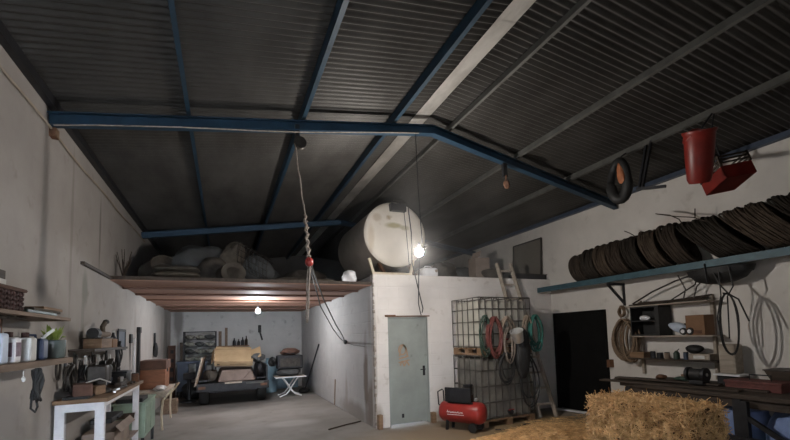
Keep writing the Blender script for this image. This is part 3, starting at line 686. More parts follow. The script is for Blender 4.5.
# tan rope hank below bracket
m = MB(); loops(m, (6.46, 5.36, 2.03), .05, .09, 4, .013, 4, V((0, 1, 0)), V((-1, 0, 0)), .05, 16)
loops(m, (6.46, 5.30, 1.80), .19, .34, 12, .014, 5, V((0, 1, 0)), V((-1, 0, 0)), .12, 20, pinch=.35)
loops(m, (6.42, 5.15, 1.75), .13, .31, 7, .013, 6, V((0, 1, 0)), V((-1, 0, 0)), .10, 20, pinch=.35)
single(m, 'rope_hank', 'tan', 'thick tan rope hank hanging under the shelf bracket beside the dark door', 'rope', smooth=True)

# ------------------------------------------------------------------ right wall shelf unit
t = thing('shelf_unit', 'rough wooden shelf unit on the right wall under the blue shelf', 'shelf unit', (6.4, 4.4, .9))
for yy in (5.06, 3.88):
    MB().bar((6.52, yy, .86), (6.52, yy, 2.1), .05, .045).build('post', 'palewood', t, bevel=.004)
for z, y0, y1, mt in ((2.005, 3.78, 5.12, 'palewood'), (1.505, 3.75, 5.06, 'palewood'), (1.14, 3.72, 5.14, 'darkwood')):
    MB().bb(6.25, 6.545, y0, y1, z - .02, z).build('shelf_board', mt, t, bevel=.003)
t = thing('small_cabinet', 'small dark open cabinet on the upper board of the shelf unit', 'cabinet', (6.4, 4.73, 1.505))
x0, x1, y0, y1, z0, z1 = 6.24, 6.53, 4.52, 5.04, 1.507, 1.985
m = MB().bb(x0, x1, y0, y0 + .02, z0, z1).bb(x0, x1, y1 - .02, y1, z0, z1).bb(x0, x1, y0, y1, z0, z0 + .02).bb(x0, x1, y0, y1, z1 - .02, z1).bb(x1 - .015, x1, y0, y1, z0, z1)
m.build('carcass', 'black', t); MB().bb(x0 + .01, x1, y0, y1, 1.74, 1.757).build('shelf', 'black', t)
MB().bb(x0 - .012, x0, y0, y0 + .07, z0, z1).build('door', 'black', t)
single(MB().lump((6.33, 4.84, 1.797), (.05, .09, .042), 3, .15), 'white_rag', 'white', 'small white rag inside the dark wall cabinet', 'rag', smooth=True)
t = thing('power_tool', 'grey rounded power tool on the shelf unit between cabinet and carton', 'tool', (6.33, 4.2, 1.507))
MB().lump((6.33, 4.26, 1.62), (.08, .16, .075), 5, .08, (.3, 0, 0)).build('housing', 'bluewhite', t, True)
for yy in (4.12, 4.02): 
    w = MB().lathe([(.05, -.02), (.055, 0), (.05, .02)], 18, (6.27, yy + .05, 1.565), (0, pi / 2, 0)).build('wheel', 'black', t, True)
    MB().lathe([(.028, -.026), (.028, -.02)], 14, (6.27, yy + .05, 1.565), (0, pi / 2, 0)).build('hub', 'white', w, True)
MB().lump((6.36, 4.16, 1.60), (.06, .1, .09), 6, .1).build('grip', 'dark', t, True)
t = thing('cardboard_box', 'small brown cardboard box at the camera end of the shelf unit', 'box', (6.4, 3.99, 1.507))
MB().bb(6.27, 6.52, 3.86, 4.13, 1.507, 1.80).build('carton', 'card2', t, bevel=.003)
MB().bb(6.265, 6.27, 3.9, 4.09, 1.53, 1.58).build('label_strip', 'rust', t)
MB().bb(6.31, 6.48, 3.855, 3.86, 1.6, 1.7).build('side_panel', 'card2', t)
t = thing('tin_tray', 'rectangular tin tray holding small things on the lower shelf board', 'tray', (6.37, 4.0, 1.142))
m = MB().bb(6.28, 6.46, 3.82, 4.14, 1.142, 1.15).bb(6.28, 6.29, 3.82, 4.14, 1.142, 1.235).bb(6.45, 6.46, 3.82, 4.14, 1.142, 1.235).bb(6.28, 6.46, 3.82, 3.83, 1.142, 1.235).bb(6.28, 6.46, 4.13, 4.14, 1.142, 1.235)
m.build('body', 'palewood', t); MB().bb(6.277, 6.28, 3.9, 4.06, 1.165, 1.21).build('label_plate', 'paper', t)
single(MB().lump((6.35, 4.08, 1.30), (.07, .13, .065), 8, .08), 'work_hat', 'black', 'rounded dark hat lying on the tin tray', 'hat', smooth=True)
t = thing('oil_can', 'small green oil can on the lower board of the shelf unit', 'can', (6.35, 4.35, 1.142))
MB().lathe([(.045, 0), (.045, .09), (.03, .11), (.01, .13)], 16, (6.35, 4.36, 1.142)).build('body', 'greenh', t, True)
MB().tube([(6.35, 4.36, 1.26), (6.33, 4.30, 1.3)], .006, 6).build('spout', 'iron', t)
for i, (yy, rr, h, mt, lab) in enumerate([(4.52, .04, .09, 'beige', 'beige tin on the lower shelf board beside the oil can'), (4.64, .05, .08, 'dark', 'black tin in the middle of the lower shelf board'),
                                     (4.76, .04, .1, 'dark', 'black jar on the lower shelf board beside the black tin'), (4.22, .035, .1, 'bench', 'blue grey tin between oil can and tin tray')]):
    tt = thing('paint_tin', lab, 'tin', (6.36, yy, 1.142)); MB().lathe([(rr, 0), (rr, h)], 18, (6.36, yy, 1.142)).build('body', mt, tt, True); MB().lathe([(rr * .92, h), (rr * .92, h + .012)], 18, (6.36, yy, 1.142)).build('lid', 'iron', tt, True)
t = thing('wooden_box', 'low wooden box at the rope end of the lower shelf board', 'box', (6.35, 4.98, 1.142))
m = MB().bb(6.27, 6.5, 4.86, 5.12, 1.142, 1.22); m.build('body', 'wood', t); MB().bb(6.265, 6.505, 4.855, 5.125, 1.22, 1.235).build('lid', 'wood', t)
m = MB()
for i in range(7): m.tube([(6.3 + .03 * i, 3.85 + .05 * (i % 3), 2.02 + .012 * i), (6.3 + .028 * i, 4.5, 2.03 + .01 * (i % 3)), (6.28 + .03 * i, 5.08 - .07 * (i % 4), 2.02 + .015 * (i % 4))], .011, 5)
single(m, 'cane_bundle', 'hose', 'loose bundle of dark canes on the top board of the shelf unit', 'canes', smooth=True)

ZB = .84
# ------------------------------------------------------------------ right workbench
t = thing('workbench', 'dark heavy workbench along the right wall behind the straw bale', 'workbench', (6.0, 3.2, 0))
MB().bb(5.40, 6.5, 1.4, 4.62, .79, .84).build('top', 'darkwood', t, bevel=.004)
for (x, y) in ((5.46, 4.5), (6.42, 4.5), (5.46, 3.05), (6.42, 3.05), (5.46, 1.5), (6.42, 1.5)): MB().bar((x, y, 0), (x, y, .79), .09, .09).build('leg', 'dark', t)
MB().bb(5.44, 5.48, 1.5, 4.5, .69, .79).build('rail', 'darkwood', t)
plk = [((5.36, 4.9, .855), (5.62, 3.1, .855), .16, .022, 'darkwood', 'long plank overhanging the end of the dark workbench'),
       ((5.62, 4.86, 0.853), (5.82, 2.9, 0.853), .15, .025, 'darkwood', 'dark plank beside the long overhanging plank on the workbench'),
       ((5.54, 4.78, 0.89), (5.75, 3.4, 0.89), .13, .022, 'darkwood', 'dark plank stacked on top of the workbench planks'),
       ((5.87, 4.75, .855), (5.95, 3.0, .855), .10, .03, 'iron', 'dark iron bar lying on the workbench behind the planks')]
for a, b, w, h, mt, lab in plk: single(MB().bar(a, b, w, h), 'plank', mt, lab, 'plank', 'boards on the dark workbench', bevel=.003)
for (x, y, rx, ry, rz, mt, lab) in ((5.68, 4.15, .06, .08, .035, 'rust', 'rusty lump on the planks of the dark workbench'), (5.7, 3.85, .05, .11, .03, 'greenh', 'dark green rag on the workbench planks')):
    single(MB().lump((x, y, .901 + rz), (rx, ry, rz), int(x * 10 + y * 7), .15), 'rag', mt, lab, 'rag', smooth=True)
t = thing('small_bracket', 'small dark bracket standing on the workbench planks', 'bracket', (6.05, 4.0, ZB))
MB().bb(6.0, 6.12, 3.98, 4.08, ZB, .955).build('block', 'wood', t); MB().box((6.06, 4.02, .975), (.06, .06, .06), (.7, 0, 0)).build('peg', 'wood', t)
t = thing('bench_grinder', 'black bench grinder on the workbench above the bale end', 'grinder', (5.66, 3.620, ZB))
MB().bb(5.62, 5.76, 3.540, 3.720, ZB + .042, ZB + .09).build('foot', 'dark', t, bevel=.006); MB().cyl((5.66, 3.560, ZB + .17), (5.66, 3.700, ZB + .17), .075, 18).build('motor', 'black', t, True)
for yy in (3.525, 3.735):
    w_ = MB().cyl((5.66, yy - .018, ZB + .17), (5.66, yy + .018, ZB + .17), .09, 22).build('wheel', 'dark', t, True); MB().cyl((5.66, yy - .024, ZB + .17), (5.66, yy + .024, ZB + .17), .02, 12).build('nut', 'steel', w_, True)
t = thing('tall_box', 'whitish tall box on the workbench below the cable coil', 'canister', (6.38, 3.62, ZB))
MB().bb(6.28, 6.48, 3.5, 3.72, .975, 1.38).build('body', 'palewood', t, bevel=.03); MB().bb(6.2, 6.5, 3.42, 3.76, .955, .975).build('base_board', 'white', t)
MB().bb(6.26, 6.5, 3.46, 3.74, ZB, .955).build('plinth', 'dark', t)
t = thing('tool_box', 'low dull red toolbox on the dark workbench', 'toolbox', (6.0, 2.85, ZB))
MB().bb(5.80, 6.12, 2.78, 3.38, ZB, .925).build('body', 'redh', t, bevel=.006); MB().bb(5.79, 6.13, 2.77, 3.39, .925, .955).build('lid', 'redh', t, bevel=.006)
MB().tube([(5.96, 2.95, .955), (5.96, 2.95, 1.02), (5.96, 3.18, 1.02), (5.96, 3.18, .955)], .008, 6).build('handle', 'dark', t, True)
t = thing('dark_bin', 'dark sloping bin standing on the workbench behind the red toolbox', 'bin', (6.3, 2.9, ZB))
m = MB(); m.add([(6.2, 2.72, ZB), (6.5, 2.72, ZB), (6.5, 3.02, ZB), (6.2, 3.02, ZB), (6.16, 2.66, 1.06), (6.53, 2.66, 1.06), (6.53, 3.12, 1.06), (6.16, 3.12, 1.06)], [(3, 2, 1, 0), (0, 1, 5, 4), (1, 2, 6, 5), (2, 3, 7, 6), (3, 0, 4, 7), (4, 5, 6, 7)])
m.build('body', 'darkwood', t); MB().bb(6.15, 6.54, 2.65, 3.13, 1.06, 1.075).build('rim', 'iron', t)
# blue things below
t = thing('blue_drum', 'blue plastic drum standing under the workbench next to the bale', 'drum', (5.80, 3.22, 0))
MB().lathe([(.01, 0), (.24, 0), (.27, .03), (.28, .22), (.265, .25), (.28, .28), (.28, .55), (.265, .58), (.27, .62), (.24, .64), (.01, .64)], 28, (5.80, 3.22, .0), (0, 0, 0)).build('body', 'bluep', t, True)
MB().cyl((5.80, 3.1, .635), (5.80, 3.1, .66), .04, 14).build('bung', 'white', t, True)
t = thing('blue_sheet', 'pale blue tarpaulin heap stuffed under the dark workbench', 'tarpaulin', (5.8, 2.45, 0))
MB().lump((5.74, 2.42, .38), (.28, .46, .38), 17, .08, box=.3).build('heap', 'bluep', t, True)
MB().lump((5.66, 2.62, .12), (.12, .2, .12), 18, .15).build('fold', 'bluep', t, True)
t = thing('steel_trestle', 'black steel trestle standing in front of the blue drum', 'trestle', (5.35, 3.0, 0))
MB().bar((5.36, 2.93, 0), (5.36, 2.93, .78), .06, .06).build('post', 'dark', t)
MB().bar((5.30, 3.3, .36), (5.30, 2.0, .36), .05, .06).build('rail', 'dark', t)
MB().bar((5.36, 2.95, .62), (5.30, 2.2, .20), .04, .05).build('brace', 'dark', t)
MB().bar((5.15, 2.93, .03), (5.60, 2.93, .03), .06, .06).build('foot', 'dark', t)

# ------------------------------------------------------------------ straw
def bale(label, c, d, rot, seed, n, loc_h):
    t = thing('straw_bale', label, 'straw bale', (c[0], c[1], loc_h), 'straw bales', rot)
    rnd = random.Random(seed); L, W, H = d
    bm = bmesh.new(); bmesh.ops.create_cube(bm, size=1); bmesh.ops.scale(bm, vec=(L - .03, W - .03, H - .02), verts=bm.verts)
    bmesh.ops.subdivide_edges(bm, edges=bm.edges, cuts=9, use_grid_fill=True)
    for v in bm.verts: v.co += V((rnd.uniform(-1, 1), rnd.uniform(-1, 1), rnd.uniform(-1, 1))) * .012
    m = MB(); bm.verts.index_update(); m.add([v.co + V((0, 0, H / 2)) for v in bm.verts], [tuple(v.index for v in f.verts) for f in bm.faces]); bm.free()
    m.build('packed_straw', 'straw2', t)
    m = MB()
    for k in (-.22, .22):
        m.tube([(L * k, -W / 2 - .004, .01), (L * k, -W / 2 - .004, H), (L * k, W / 2 + .004, H), (L * k, W / 2 + .004, .01)], .004, 5, True)
    m.build('baling_twine', 'rope', t)
    m = MB()
    for i in range(n):
        face = rnd.random(); ln = rnd.uniform(.05, .2)
        if face < .5: p = V((rnd.uniform(-L / 2, L / 2), -W / 2, rnd.uniform(0, H))); nrm = V((0, -1, 0))
        elif face < .76: p = V((rnd.uniform(-L / 2, L / 2), rnd.uniform(-W / 2, W / 2), H)); nrm = V((0, 0, 1))
        elif face < .9: p = V((L / 2, rnd.uniform(-W / 2, W / 2), rnd.uniform(0, H))); nrm = V((1, 0, 0))
        else: p = V((-L / 2, rnd.uniform(-W / 2, W / 2), rnd.uniform(0, H))); nrm = V((-1, 0, 0))
        dr = V((rnd.gauss(0, 1), rnd.gauss(0, 1), rnd.gauss(0, 1)))
        dr -= nrm * dr.dot(nrm) * rnd.uniform(.6, 1.0); dr = dr.normalized()
        if rnd.random() < .35: dr = (dr + nrm * rnd.uniform(.1, 1.1)).normalized()
        q = p + nrm * rnd.uniform(-.005, .022)
        a, b = q - dr * ln / 2, q + dr * ln / 2
        if min(a.z, b.z) < .004: a.z = max(a.z, .004); b.z = max(b.z, .004)
        m.tube([a, (a + b) / 2 + V((rnd.gauss(0, .006), rnd.gauss(0, .006), rnd.gauss(0, .006) + .004)), b], rnd.uniform(.0022, .0052), 3)
    o = m.build('loose_stalks', 'straw', t); o['kind'] = 'stuff'
    return t
BROT = -1.505                      # long axis runs back to front, the long side facing the lamp
bu, bv = V((cos(BROT), sin(BROT), 0)), V((-sin(BROT), cos(BROT), 0))
bc = V((3.57, 3.447, 0)) + bu * .516 + bv * .263
bale('upper straw bale on top of another in front of the right workbench', (bc.x, bc.y), (1.04, .53, .45), BROT, 5, 3600, .455)
bale('lower straw bale on the floor beneath the other bale', (bc.x + .02, bc.y + .05), (1.1, .55, .45), BROT, 6, 1500, 0)
rnd = random.Random(11); m = MB()
def heap_h(x, y):
    return max(0, .30 * math.exp(-(((x - 3.7) / .55) ** 2 + ((y - 4.35) / .5) ** 2)) + .12 * math.exp(-(((x - 4.6) / .9) ** 2 + ((y - 5.3) / .6) ** 2)))
for i in range(7500):
    if i < 4200: x, y = rnd.gauss(3.85, .45), rnd.gauss(4.5, .42)
    else: x, y = rnd.gauss(4.75, .75), rnd.gauss(5.5, .5)
    if y > 6.35 or x > 6.3 or (y > 5.85 and x < 4.9) or (x > 5.3 and y < 4.8) or (x < 4.15 and y > 5.6): continue
    if (3.35 < x < 4.35 and 2.2 < y < 3.6): continue
    h = heap_h(x, y); ln = rnd.uniform(.05, .2); a = rnd.uniform(0, 6.28); tl = rnd.gauss(0, .18 if h > .05 else .06)
    dr = V((cos(a) * cos(tl), sin(a) * cos(tl), sin(tl))); q = V((x, y, h * rnd.uniform(.85, 1.08) + rnd.uniform(.004, .02)))
    p0, p1 = q - dr * ln / 2, q + dr * ln / 2; p0.z = max(p0.z, .003); p1.z = max(p1.z, .003)
    m.tube([p0, p1], rnd.uniform(.0016, .0038), 3)
# matted bed under the stalks
nx, ny = 40, 40; o0 = len(m.v); vs = []
for i in range(nx + 1):
    for j in range(ny + 1):
        x = 3.2 + 2.1 * i / nx; y = 3.6 + 2.2 * j / ny; vs.append((x, y, heap_h(x, y) * .93 - .012 + rnd.uniform(-.006, .006)))
m.add(vs, [(i * (ny + 1) + j, (i + 1) * (ny + 1) + j, (i + 1) * (ny + 1) + j + 1, i * (ny + 1) + j + 1) for i in range(nx) for j in range(ny)])
o = single(m, 'loose_straw', 'straw', 'loose straw strewn on the floor around the bales', 'straw', kind='stuff')
single(MB().box((6.36, 6.55, .025), (.07, .95, .03), (0, .0, .22)), 'door_light_strip', 'white', 'short white strip imitating light leaking under the dark door', 'light strip')  # white strip added in place of light leaking under the door

# ------------------------------------------------------------------ things hung under the right slope
t = thing('red_tub', 'tall red plastic tub hanging by a rope from the grey purlin', 'tub', (5.02, 3.05, 3.2))
def warp(m, c, rot, sc): 
    mt = M.Translation(c) @ Euler(rot).to_matrix().to_4x4() @ M.Diagonal((*sc, 1)); m.v = [tuple(mt @ V(p)) for p in m.v]; return m
pr = [(.02, -.24), (.17, -.235), (.205, -.2), (.235, .0), (.26, .2), (.285, .215), (.285, .235), (.25, .22), (.215, -.05), (.19, -.19), (.02, -.2)]
warp(MB().lathe(pr, 28, cap=False), (4.90, 2.92, 3.545), (R(14), R(-16), 0), (.60, .60, 1.22)).build('body', 'redp', t, True)
warp(MB().tube([(.26 * cos(a), .26 * sin(a), .2 + .05 * sin(a * 2)) for a in [k * pi / 10 for k in range(11)]], .012, 6), (4.90, 2.92, 3.545), (R(14), R(-16), 0), (.60, .60, 1.22)).build('handle', 'redp', t, True)
MB().tube([(4.90, 2.92, 3.80), (5.08, 2.96, 3.95), (5.27, 2.95, 4.15)], .012, 6).build('hanging_rope', 'dark', t, True)
t = thing('red_crate', 'square red plastic crate hanging just behind the tall red tub', 'crate', (5.5, 3.0, 3.3))
def crate(c, rot):
    mt = M.Translation(c) @ Euler(rot).to_matrix().to_4x4() @ M.Scale(.81, 4)
    a = MB().bb(-.25, .25, -.22, .22, -.2, -.18).bb(-.25, -.23, -.22, .22, -.2, .0).bb(.23, .25, -.22, .22, -.2, .0).bb(-.25, .25, -.22, -.2, -.2, .0).bb(-.25, .25, .2, .22, -.2, .0)
    a.v = [tuple(mt @ V(p)) for p in a.v]; a.build('body', 'redp', t, bevel=.008)
    b = MB()
    for z in (.04, .09, .14): b.bb(-.25, .25, -.22, -.205, z, z + .022); b.bb(-.25, .25, .205, .22, z, z + .022); b.bb(-.25, -.235, -.22, .22, z, z + .022); b.bb(.235, .25, -.22, .22, z, z + .022)
    for x, y in ((-.24, -.21), (.24, -.21), (-.24, .21), (.24, .21)): b.bb(x - .015, x + .015, y - .015, y + .015, 0, .17)
    b.v = [tuple(mt @ V(p)) for p in b.v]; b.build('slatted_rim', 'darkwood', t)
crate((5.51, 3.0, 3.47), (R(-10), R(12), R(62)))
MB().tube([(5.5, 3.02, 3.60), (5.18, 2.93, 3.9), (5.27, 2.93, 4.15)], .01, 6).build('hanging_rope', 'dark', t, True)
t = thing('horse_collar', 'dark padded horse collar hanging at the end of the right rafter', 'collar', (5.1, 4.13, 3.45))
pts = [(5.08 + .03 * sin(a * 2), 4.13 + .17 * cos(a) * (.8 + .2 * sin(a)), 3.72 + .27 * sin(a)) for a in [k * 2 * pi / 22 for k in range(22)]]
MB().tube(pts, [.055 + .02 * (sin(a) < 0) for a in [k * 2 * pi / 22 for k in range(22)]], 10, True).build('pad', 'black', t, True)
MB().lump((5.04, 4.05, 3.80), (.05, .07, .16), 9, .1).build('lining', 'orange', t, True)['label'] = 'worn orange brown lining'
MB().tube([(5.08, 4.13, 3.98), (5.16, 4.13, 4.08), (5.27, 4.13, 4.15)], .01, 6).build('hanging_strap', 'dark', t, True)
t = thing('iron_bracket', 'dark L-shaped iron bracket hanging from the purlin beside the collar', 'bracket', (5.05, 3.85, 3.42))
MB().bar((5.28, 3.82, 4.16), (5.08, 3.83, 3.50), .03, .03).build('upright', 'dark', t); MB().bar((5.27, 3.74, 4.16), (5.06, 3.76, 3.5), .03, .03).build('upright', 'dark', t)
MB().bar((5.07, 3.86, 3.50), (5.14, 3.50, 3.43), .035, .035).build('foot', 'dark', t)

# ------------------------------------------------------------------ hoist
t = thing('rope_hoist', 'rope hoist with a red ball hanging from the left blue rafter', 'hoist', (.83, 4.87, 3.98))
m = MB(); m.bar((.76, 4.87, 4.10), (.76, 4.87, 3.86), .05, .07); m.build('clamp', 'dark', t)
MB().lathe([(.02, -.03), (.07, -.03), (.05, 0), (.07, .03), (.02, .03)], 20, (.79, 4.84, 3.88), (pi / 2, .3, 0)).build('pulley', 'iron', t, True)
m = MB()
def strand(a, b, n, j, r, seed, ph=0.):
    pts = []
    for k in range(n + 1):
        q = V(a).lerp(V(b), k / n); s = sin(k * 1.9 + ph); pts.append(q + V((j * s, j * cos(k * 1.9 + ph), 0)))
    m.tube(pts, r, 6)
strand((.73, 4.84, 3.87), (.84, 4.86, 3.05), 8, .006, .008, 1); strand((.84, 4.86, 3.05), (.875, 4.87, 2.56), 16, .012, .015, 2); strand((.86, 4.87, 2.98), (.885, 4.86, 2.56), 16, .014, .012, 3, 2.5)
strand((.87, 4.86, 2.52), (.845, 4.86, 1.86), 6, .004, .009, 4); strand((.895, 4.86, 2.52), (.862, 4.86, 1.82), 6, .004, .009, 5)
m.tube([(.845, 4.86, 1.87), (.853, 4.86, 1.80), (.862, 4.86, 1.83)], .010, 6)
m.build('rope', 'rope', t, True)
MB().ball((.883, 4.86, 2.50), (.048, .048, .055), 20, 12).build('ball', 'red', t, True)['label'] = 'glossy red ball weight'
m = MB(); m.tube([(.905, 4.88, 2.48), (1.25, 5.8, 2.14), (1.7, 7.0, 1.84), (2.1, 8.1, 1.65), (2.40, 9.1, 1.53)], .010, 6); m.tube([(.90, 4.9, 2.46), (1.2, 5.8, 2.06), (1.65, 7.0, 1.77), (2.05, 8.1, 1.6), (2.40, 9.1, 1.52)], .008, 6)
m.build('guy_rope', 'iron', t, True)
t2 = thing('wall_hook', 'black wall hook on the partition where the hoist rope is tied', 'hook', (2.44, 9.15, 1.5))
MB().lump((2.415, 9.12, 1.515), (.033, .1, .05), 2, .15).build('knot', 'black', t2, True); MB().tube([(2.44, 9.05, 1.50), (2.437, 8.5, 1.45), (2.438, 7.8, 1.44)], .006, 5).build('tail_cord', 'iron', t2, True)
t = thing('chain_hook', 'rusty pulley hook hanging from the right rafter', 'hook', (3.78, 5.0, 3.7))
MB().bar((3.79, 5.02, 4.12), (3.79, 5.02, 3.92), .07, .05).build('clamp', 'dark', t); m = MB()
m.tube([(3.79, 4.99, 3.94), (3.785, 4.99, 3.84)], .012, 6); m.build('shank', 'rust', t)
MB().lump((3.785, 4.98, 3.80), (.05, .04, .07), 4, .1).build('pulley_block', 'rust', t, True)

# ------------------------------------------------------------------ loft contents
zb = 2.602
def soft(name, mat, label, cat, c, r, seed, amp=.2, rot=(0, 0, 0), group=None, box=0.): 
    return single(MB().lump((c[0], c[1], zb + r[2] * .97 + (c[2] if len(c) > 2 else 0)), r, seed, amp, rot, box=box), name, mat, label, cat, group, True)
def sackstack(x, y, n, w, dpt, mats, place):
    for i in range(n):
        single(MB().lump((x + .02 * (i % 2), y, zb + .05 + i * .092), (w, dpt, .05), 50 + i, .06, box=.45), 'flat_sack', mats[i % len(mats)], place[i], 'sack', 'flat sacks on the loft', True)
sackstack(-.75, 8.1, 3, .36, .3, ('sack', 'sackl'), ('bottom flat sack of the pile near the loft edge', 'middle flat sack of the pile near the loft edge', 'top flat sack of the pile near the loft edge'))
t = thing('wicker_basket', 'tilted round basket on the loft near the left wall', 'basket', (-1.1, 8.5, zb))
warp(MB().lathe([(.02, 0), (.2, .0), (.26, .08), (.30, .2), (.315, .21), (.3, .215), (.25, .1), (.19, .02)], 26, cap=False), (-.98, 8.45, zb + .30), (R(58), R(18), 0), (.62, .62, .62)).build('bowl', 'sack', t, True)
warp(MB().tube([(.31 * cos(a), .31 * sin(a), .21) for a in [k * pi / 16 for k in range(32)]], .016, 6, True), (-.98, 8.45, zb + .30), (R(58), R(18), 0), (.62, .62, .62)).build('rim', 'sackl', t, True)
MB().lump((-1.08, 8.75, zb + .25), (.3, .2, .255), 3, .1).build('stuffing', 'sack', t, True)
soft('tarpaulin_heap', 'sackg', 'grey tarpaulin heap on the loft behind the flat sacks', 'tarpaulin', (-.36, 8.75), (.52, .38, .40), 7, .25)
t = thing('pipe_roll', 'hollow dark roll lying on the loft with its open end showing', 'roll', (.1, 8.1, zb))
warp(MB().lathe([(.17, 0), (.17, .75), (.155, .75), (.11, .74), (.10, .1), (.1, 0)], 28), (.14, 7.75, zb + .172), (R(-90), 0, R(14)), (1.15, 1, 1)).build('tube', 'sack', t, True)
warp(MB().lathe([(.10, 0), (.175, -.006), (.175, .02), (.1, .02)], 28, cap=False), (.14, 7.75, zb + .172), (R(-90), 0, R(14)), (1.15, 1, 1)).build('end_ring', 'sack', t, True)
soft('grain_sack', 'sackl', 'fat pale sack leaning on the rolls at the top of the loft pile', 'sack', (.12, 8.55), (.23, .2, .45), 9, .12, (0, .3, 0))
soft('grain_sack', 'sack', 'brown sack between the hollow roll and the flat sacks', 'sack', (-.2, 8.3), (.26, .24, .26), 10, .15)
t = thing('netting_roll', 'slanting roll of wire netting on the loft right of the pale sack', 'netting roll', (.5, 8.4, zb))
m = MB()
for k in range(9):
    rr = .27 - .014 * (k % 3); pts = []
    for i in range(20):
        a = 2 * pi * i / 20; pts.append((.30 + k * .062 + rr * .35 * cos(a), 8.5 + rr * cos(a) * .9, zb + .58 - k * .036 + rr * sin(a)))
    m.tube(pts, .008, 5, True)
m.build('wire_mesh', 'iron', t, True)
m = MB()
for i in range(14):
    a = 2 * pi * i / 14
    m.tube([(.28 + .09 * cos(a), 8.5 + .24 * cos(a), zb + .59 + .27 * sin(a)), (.82 + .09 * cos(a), 8.5 + .24 * cos(a), zb + .29 + .27 * sin(a))], .006, 4)
m.build('long_wires', 'iron', t)
MB().lump((.55, 8.52, zb + .36), (.32, .19, .25), 12, .1, (0, .45, 0)).build('inner_roll', 'sackg', t, True)
soft('brown_bundle', 'sack', 'low brown bundle on the loft between netting roll and tank', 'bundle', (1.15, 8.2), (.36, .25, .09), 13, .2)
soft('brown_bundle', 'sackl', 'pale folded cloth on the loft edge near the tank', 'bundle', (1.72, 8.0), (.26, .2, .07), 14, .2)
for i, (x0, y0, x1, y1, z, lab) in enumerate([(.55, 7.5, 2.2, 7.65, .0, 'dark plank lying along the loft edge left of the tank'), (-.4, 7.45, .7, 7.5, .0, 'dark plank on the loft edge below the hollow roll'), (-1.45, 7.55, -.5, 7.5, 0, 'dark plank on the loft edge near the left wall')]):
    single(MB().bar((x0, y0, zb + .014), (x1, y1, zb + .014), .12, .024), 'plank', 'darkwood', lab, 'plank', 'planks on the loft edge')
m = MB(); rnd = random.Random(5)
for i in range(16): a = rnd.uniform(0, 6.28); m.tube([(-1.4, 7.6, zb + .004), (-1.4 + .05 * cos(a), 7.6 + .05 * sin(a), zb + .18), (-1.4 + .1 * cos(a), 7.6 + .12 * sin(a), zb + rnd.uniform(.25, .45))], [.008, .006, .004], 5)
single(m, 'twig_bundle', 'hose', 'bundle of thin twigs standing at the left end of the loft edge', 'twigs')
for (x, y, rx, ry, rz, sd, mt, lab) in ((-.6, 9.7, .6, .4, .4, 71, 'sack', 'big dark sack at the back of the loft on the left'), (.6, 10.0, .5, .4, .42, 72, 'sackg', 'big grey bundle at the back of the loft'), (1.6, 9.4, .45, .4, .26, 73, 'sack', 'dark sack at the back of the loft beside the tank')):
    soft('large_sack', mt, lab, 'sack', (x, y), (rx, ry, rz), sd, .15)

# ------------------------------------------------------------------ left wall shelves
t = thing('wall_plank_shelf', 'upper wooden wall shelf holding the dark basket', 'shelf', (-1.38, 3.9, 1.85))
MB().bb(XL, -1.24, 2.2, 4.66, 1.845, 1.872).build('board', 'woody', t, bevel=.003)
for yy in (2.7, 4.05): 
    MB().bar((XL + .015, yy, 1.845), (XL + .015, yy, 1.56), .03, .025).build('bracket_post', 'rust', t)
t = thing('wall_plank_shelf', 'lower wooden wall shelf holding the white bottles', 'shelf', (-1.36, 4.3, 1.48))
MB().bb(XL, -1.20, 2.2, 4.6, 1.485, 1.53).build('board', 'woody', t, bevel=.003)
for yy in (2.6,): MB().bar((XL + .015, yy, 1.485), (XL + .015, yy, 1.33), .03, .025).build('bracket_post', 'rust', t)
# basket with box on it
t = thing('wicker_basket', 'dark red wicker basket at the edge of the upper wall shelf', 'basket', (-1.37, 3.35, 1.873))
MB().bb(-1.48, -1.26, 2.95, 3.72, 1.873, 2.01).build('body', 'wicker', t)
m = MB()
for zz in (1.88, 1.912, 1.944, 1.976):
    for i in range(18): y = 2.95 + .77 * (i + .5) / 18; m.ball((-1.257, y, zz + .008), (.012, .024, .014), 8, 5, (.5 if i % 2 else -.5, 0, 0))
    for i in range(5): x = -1.48 + .22 * (i + .5) / 5; m.ball((x, 3.725, zz + .008), (.022, .01, .014), 8, 5); m.ball((x, 2.945, zz + .008), (.022, .01, .014), 8, 5)
m.build('weave', 'wicker', t, True)
MB().tube([(-1.25, 2.94, 2.012), (-1.25, 3.73, 2.012), (-1.49, 3.73, 2.012), (-1.49, 2.94, 2.012)], .013, 6, True).build('rim', 'rusty_bag', t, True)
t = thing('small_carton', 'small dark carton with a white band on top of the wicker basket', 'box', (-1.33, 3.5, 2.026))
MB().bb(-1.40, -1.29, 3.44, 3.54, 2.026, 2.125).build('carton', 'darkwood', t); MB().bb(-1.36, -1.285, 3.435, 3.44, 2.028, 2.068).build('white_band', 'paper', t); MB().bb(-1.29, -1.285, 3.44, 3.54, 2.028, 2.068).build('white_band', 'paper', t)
for i, (y0, y1, z, w, mt, lab) in enumerate([(3.78, 4.35, 1.873, .2, 'greenh', 'dark green folded sheet on the upper wall shelf'), (3.95, 4.5, 1.897, .16, 'sackl', 'grey paper folder on top of the green sheet'), (4.2, 4.62, 1.921, .12, 'wood', 'thin brown board topmost at the far end of the upper wall shelf')]):
    single(MB().box((-1.35, (y0 + y1) / 2, z + .012), (w, y1 - y0, .022)), 'folded_sheet', mt, lab, 'sheet', bevel=.003)
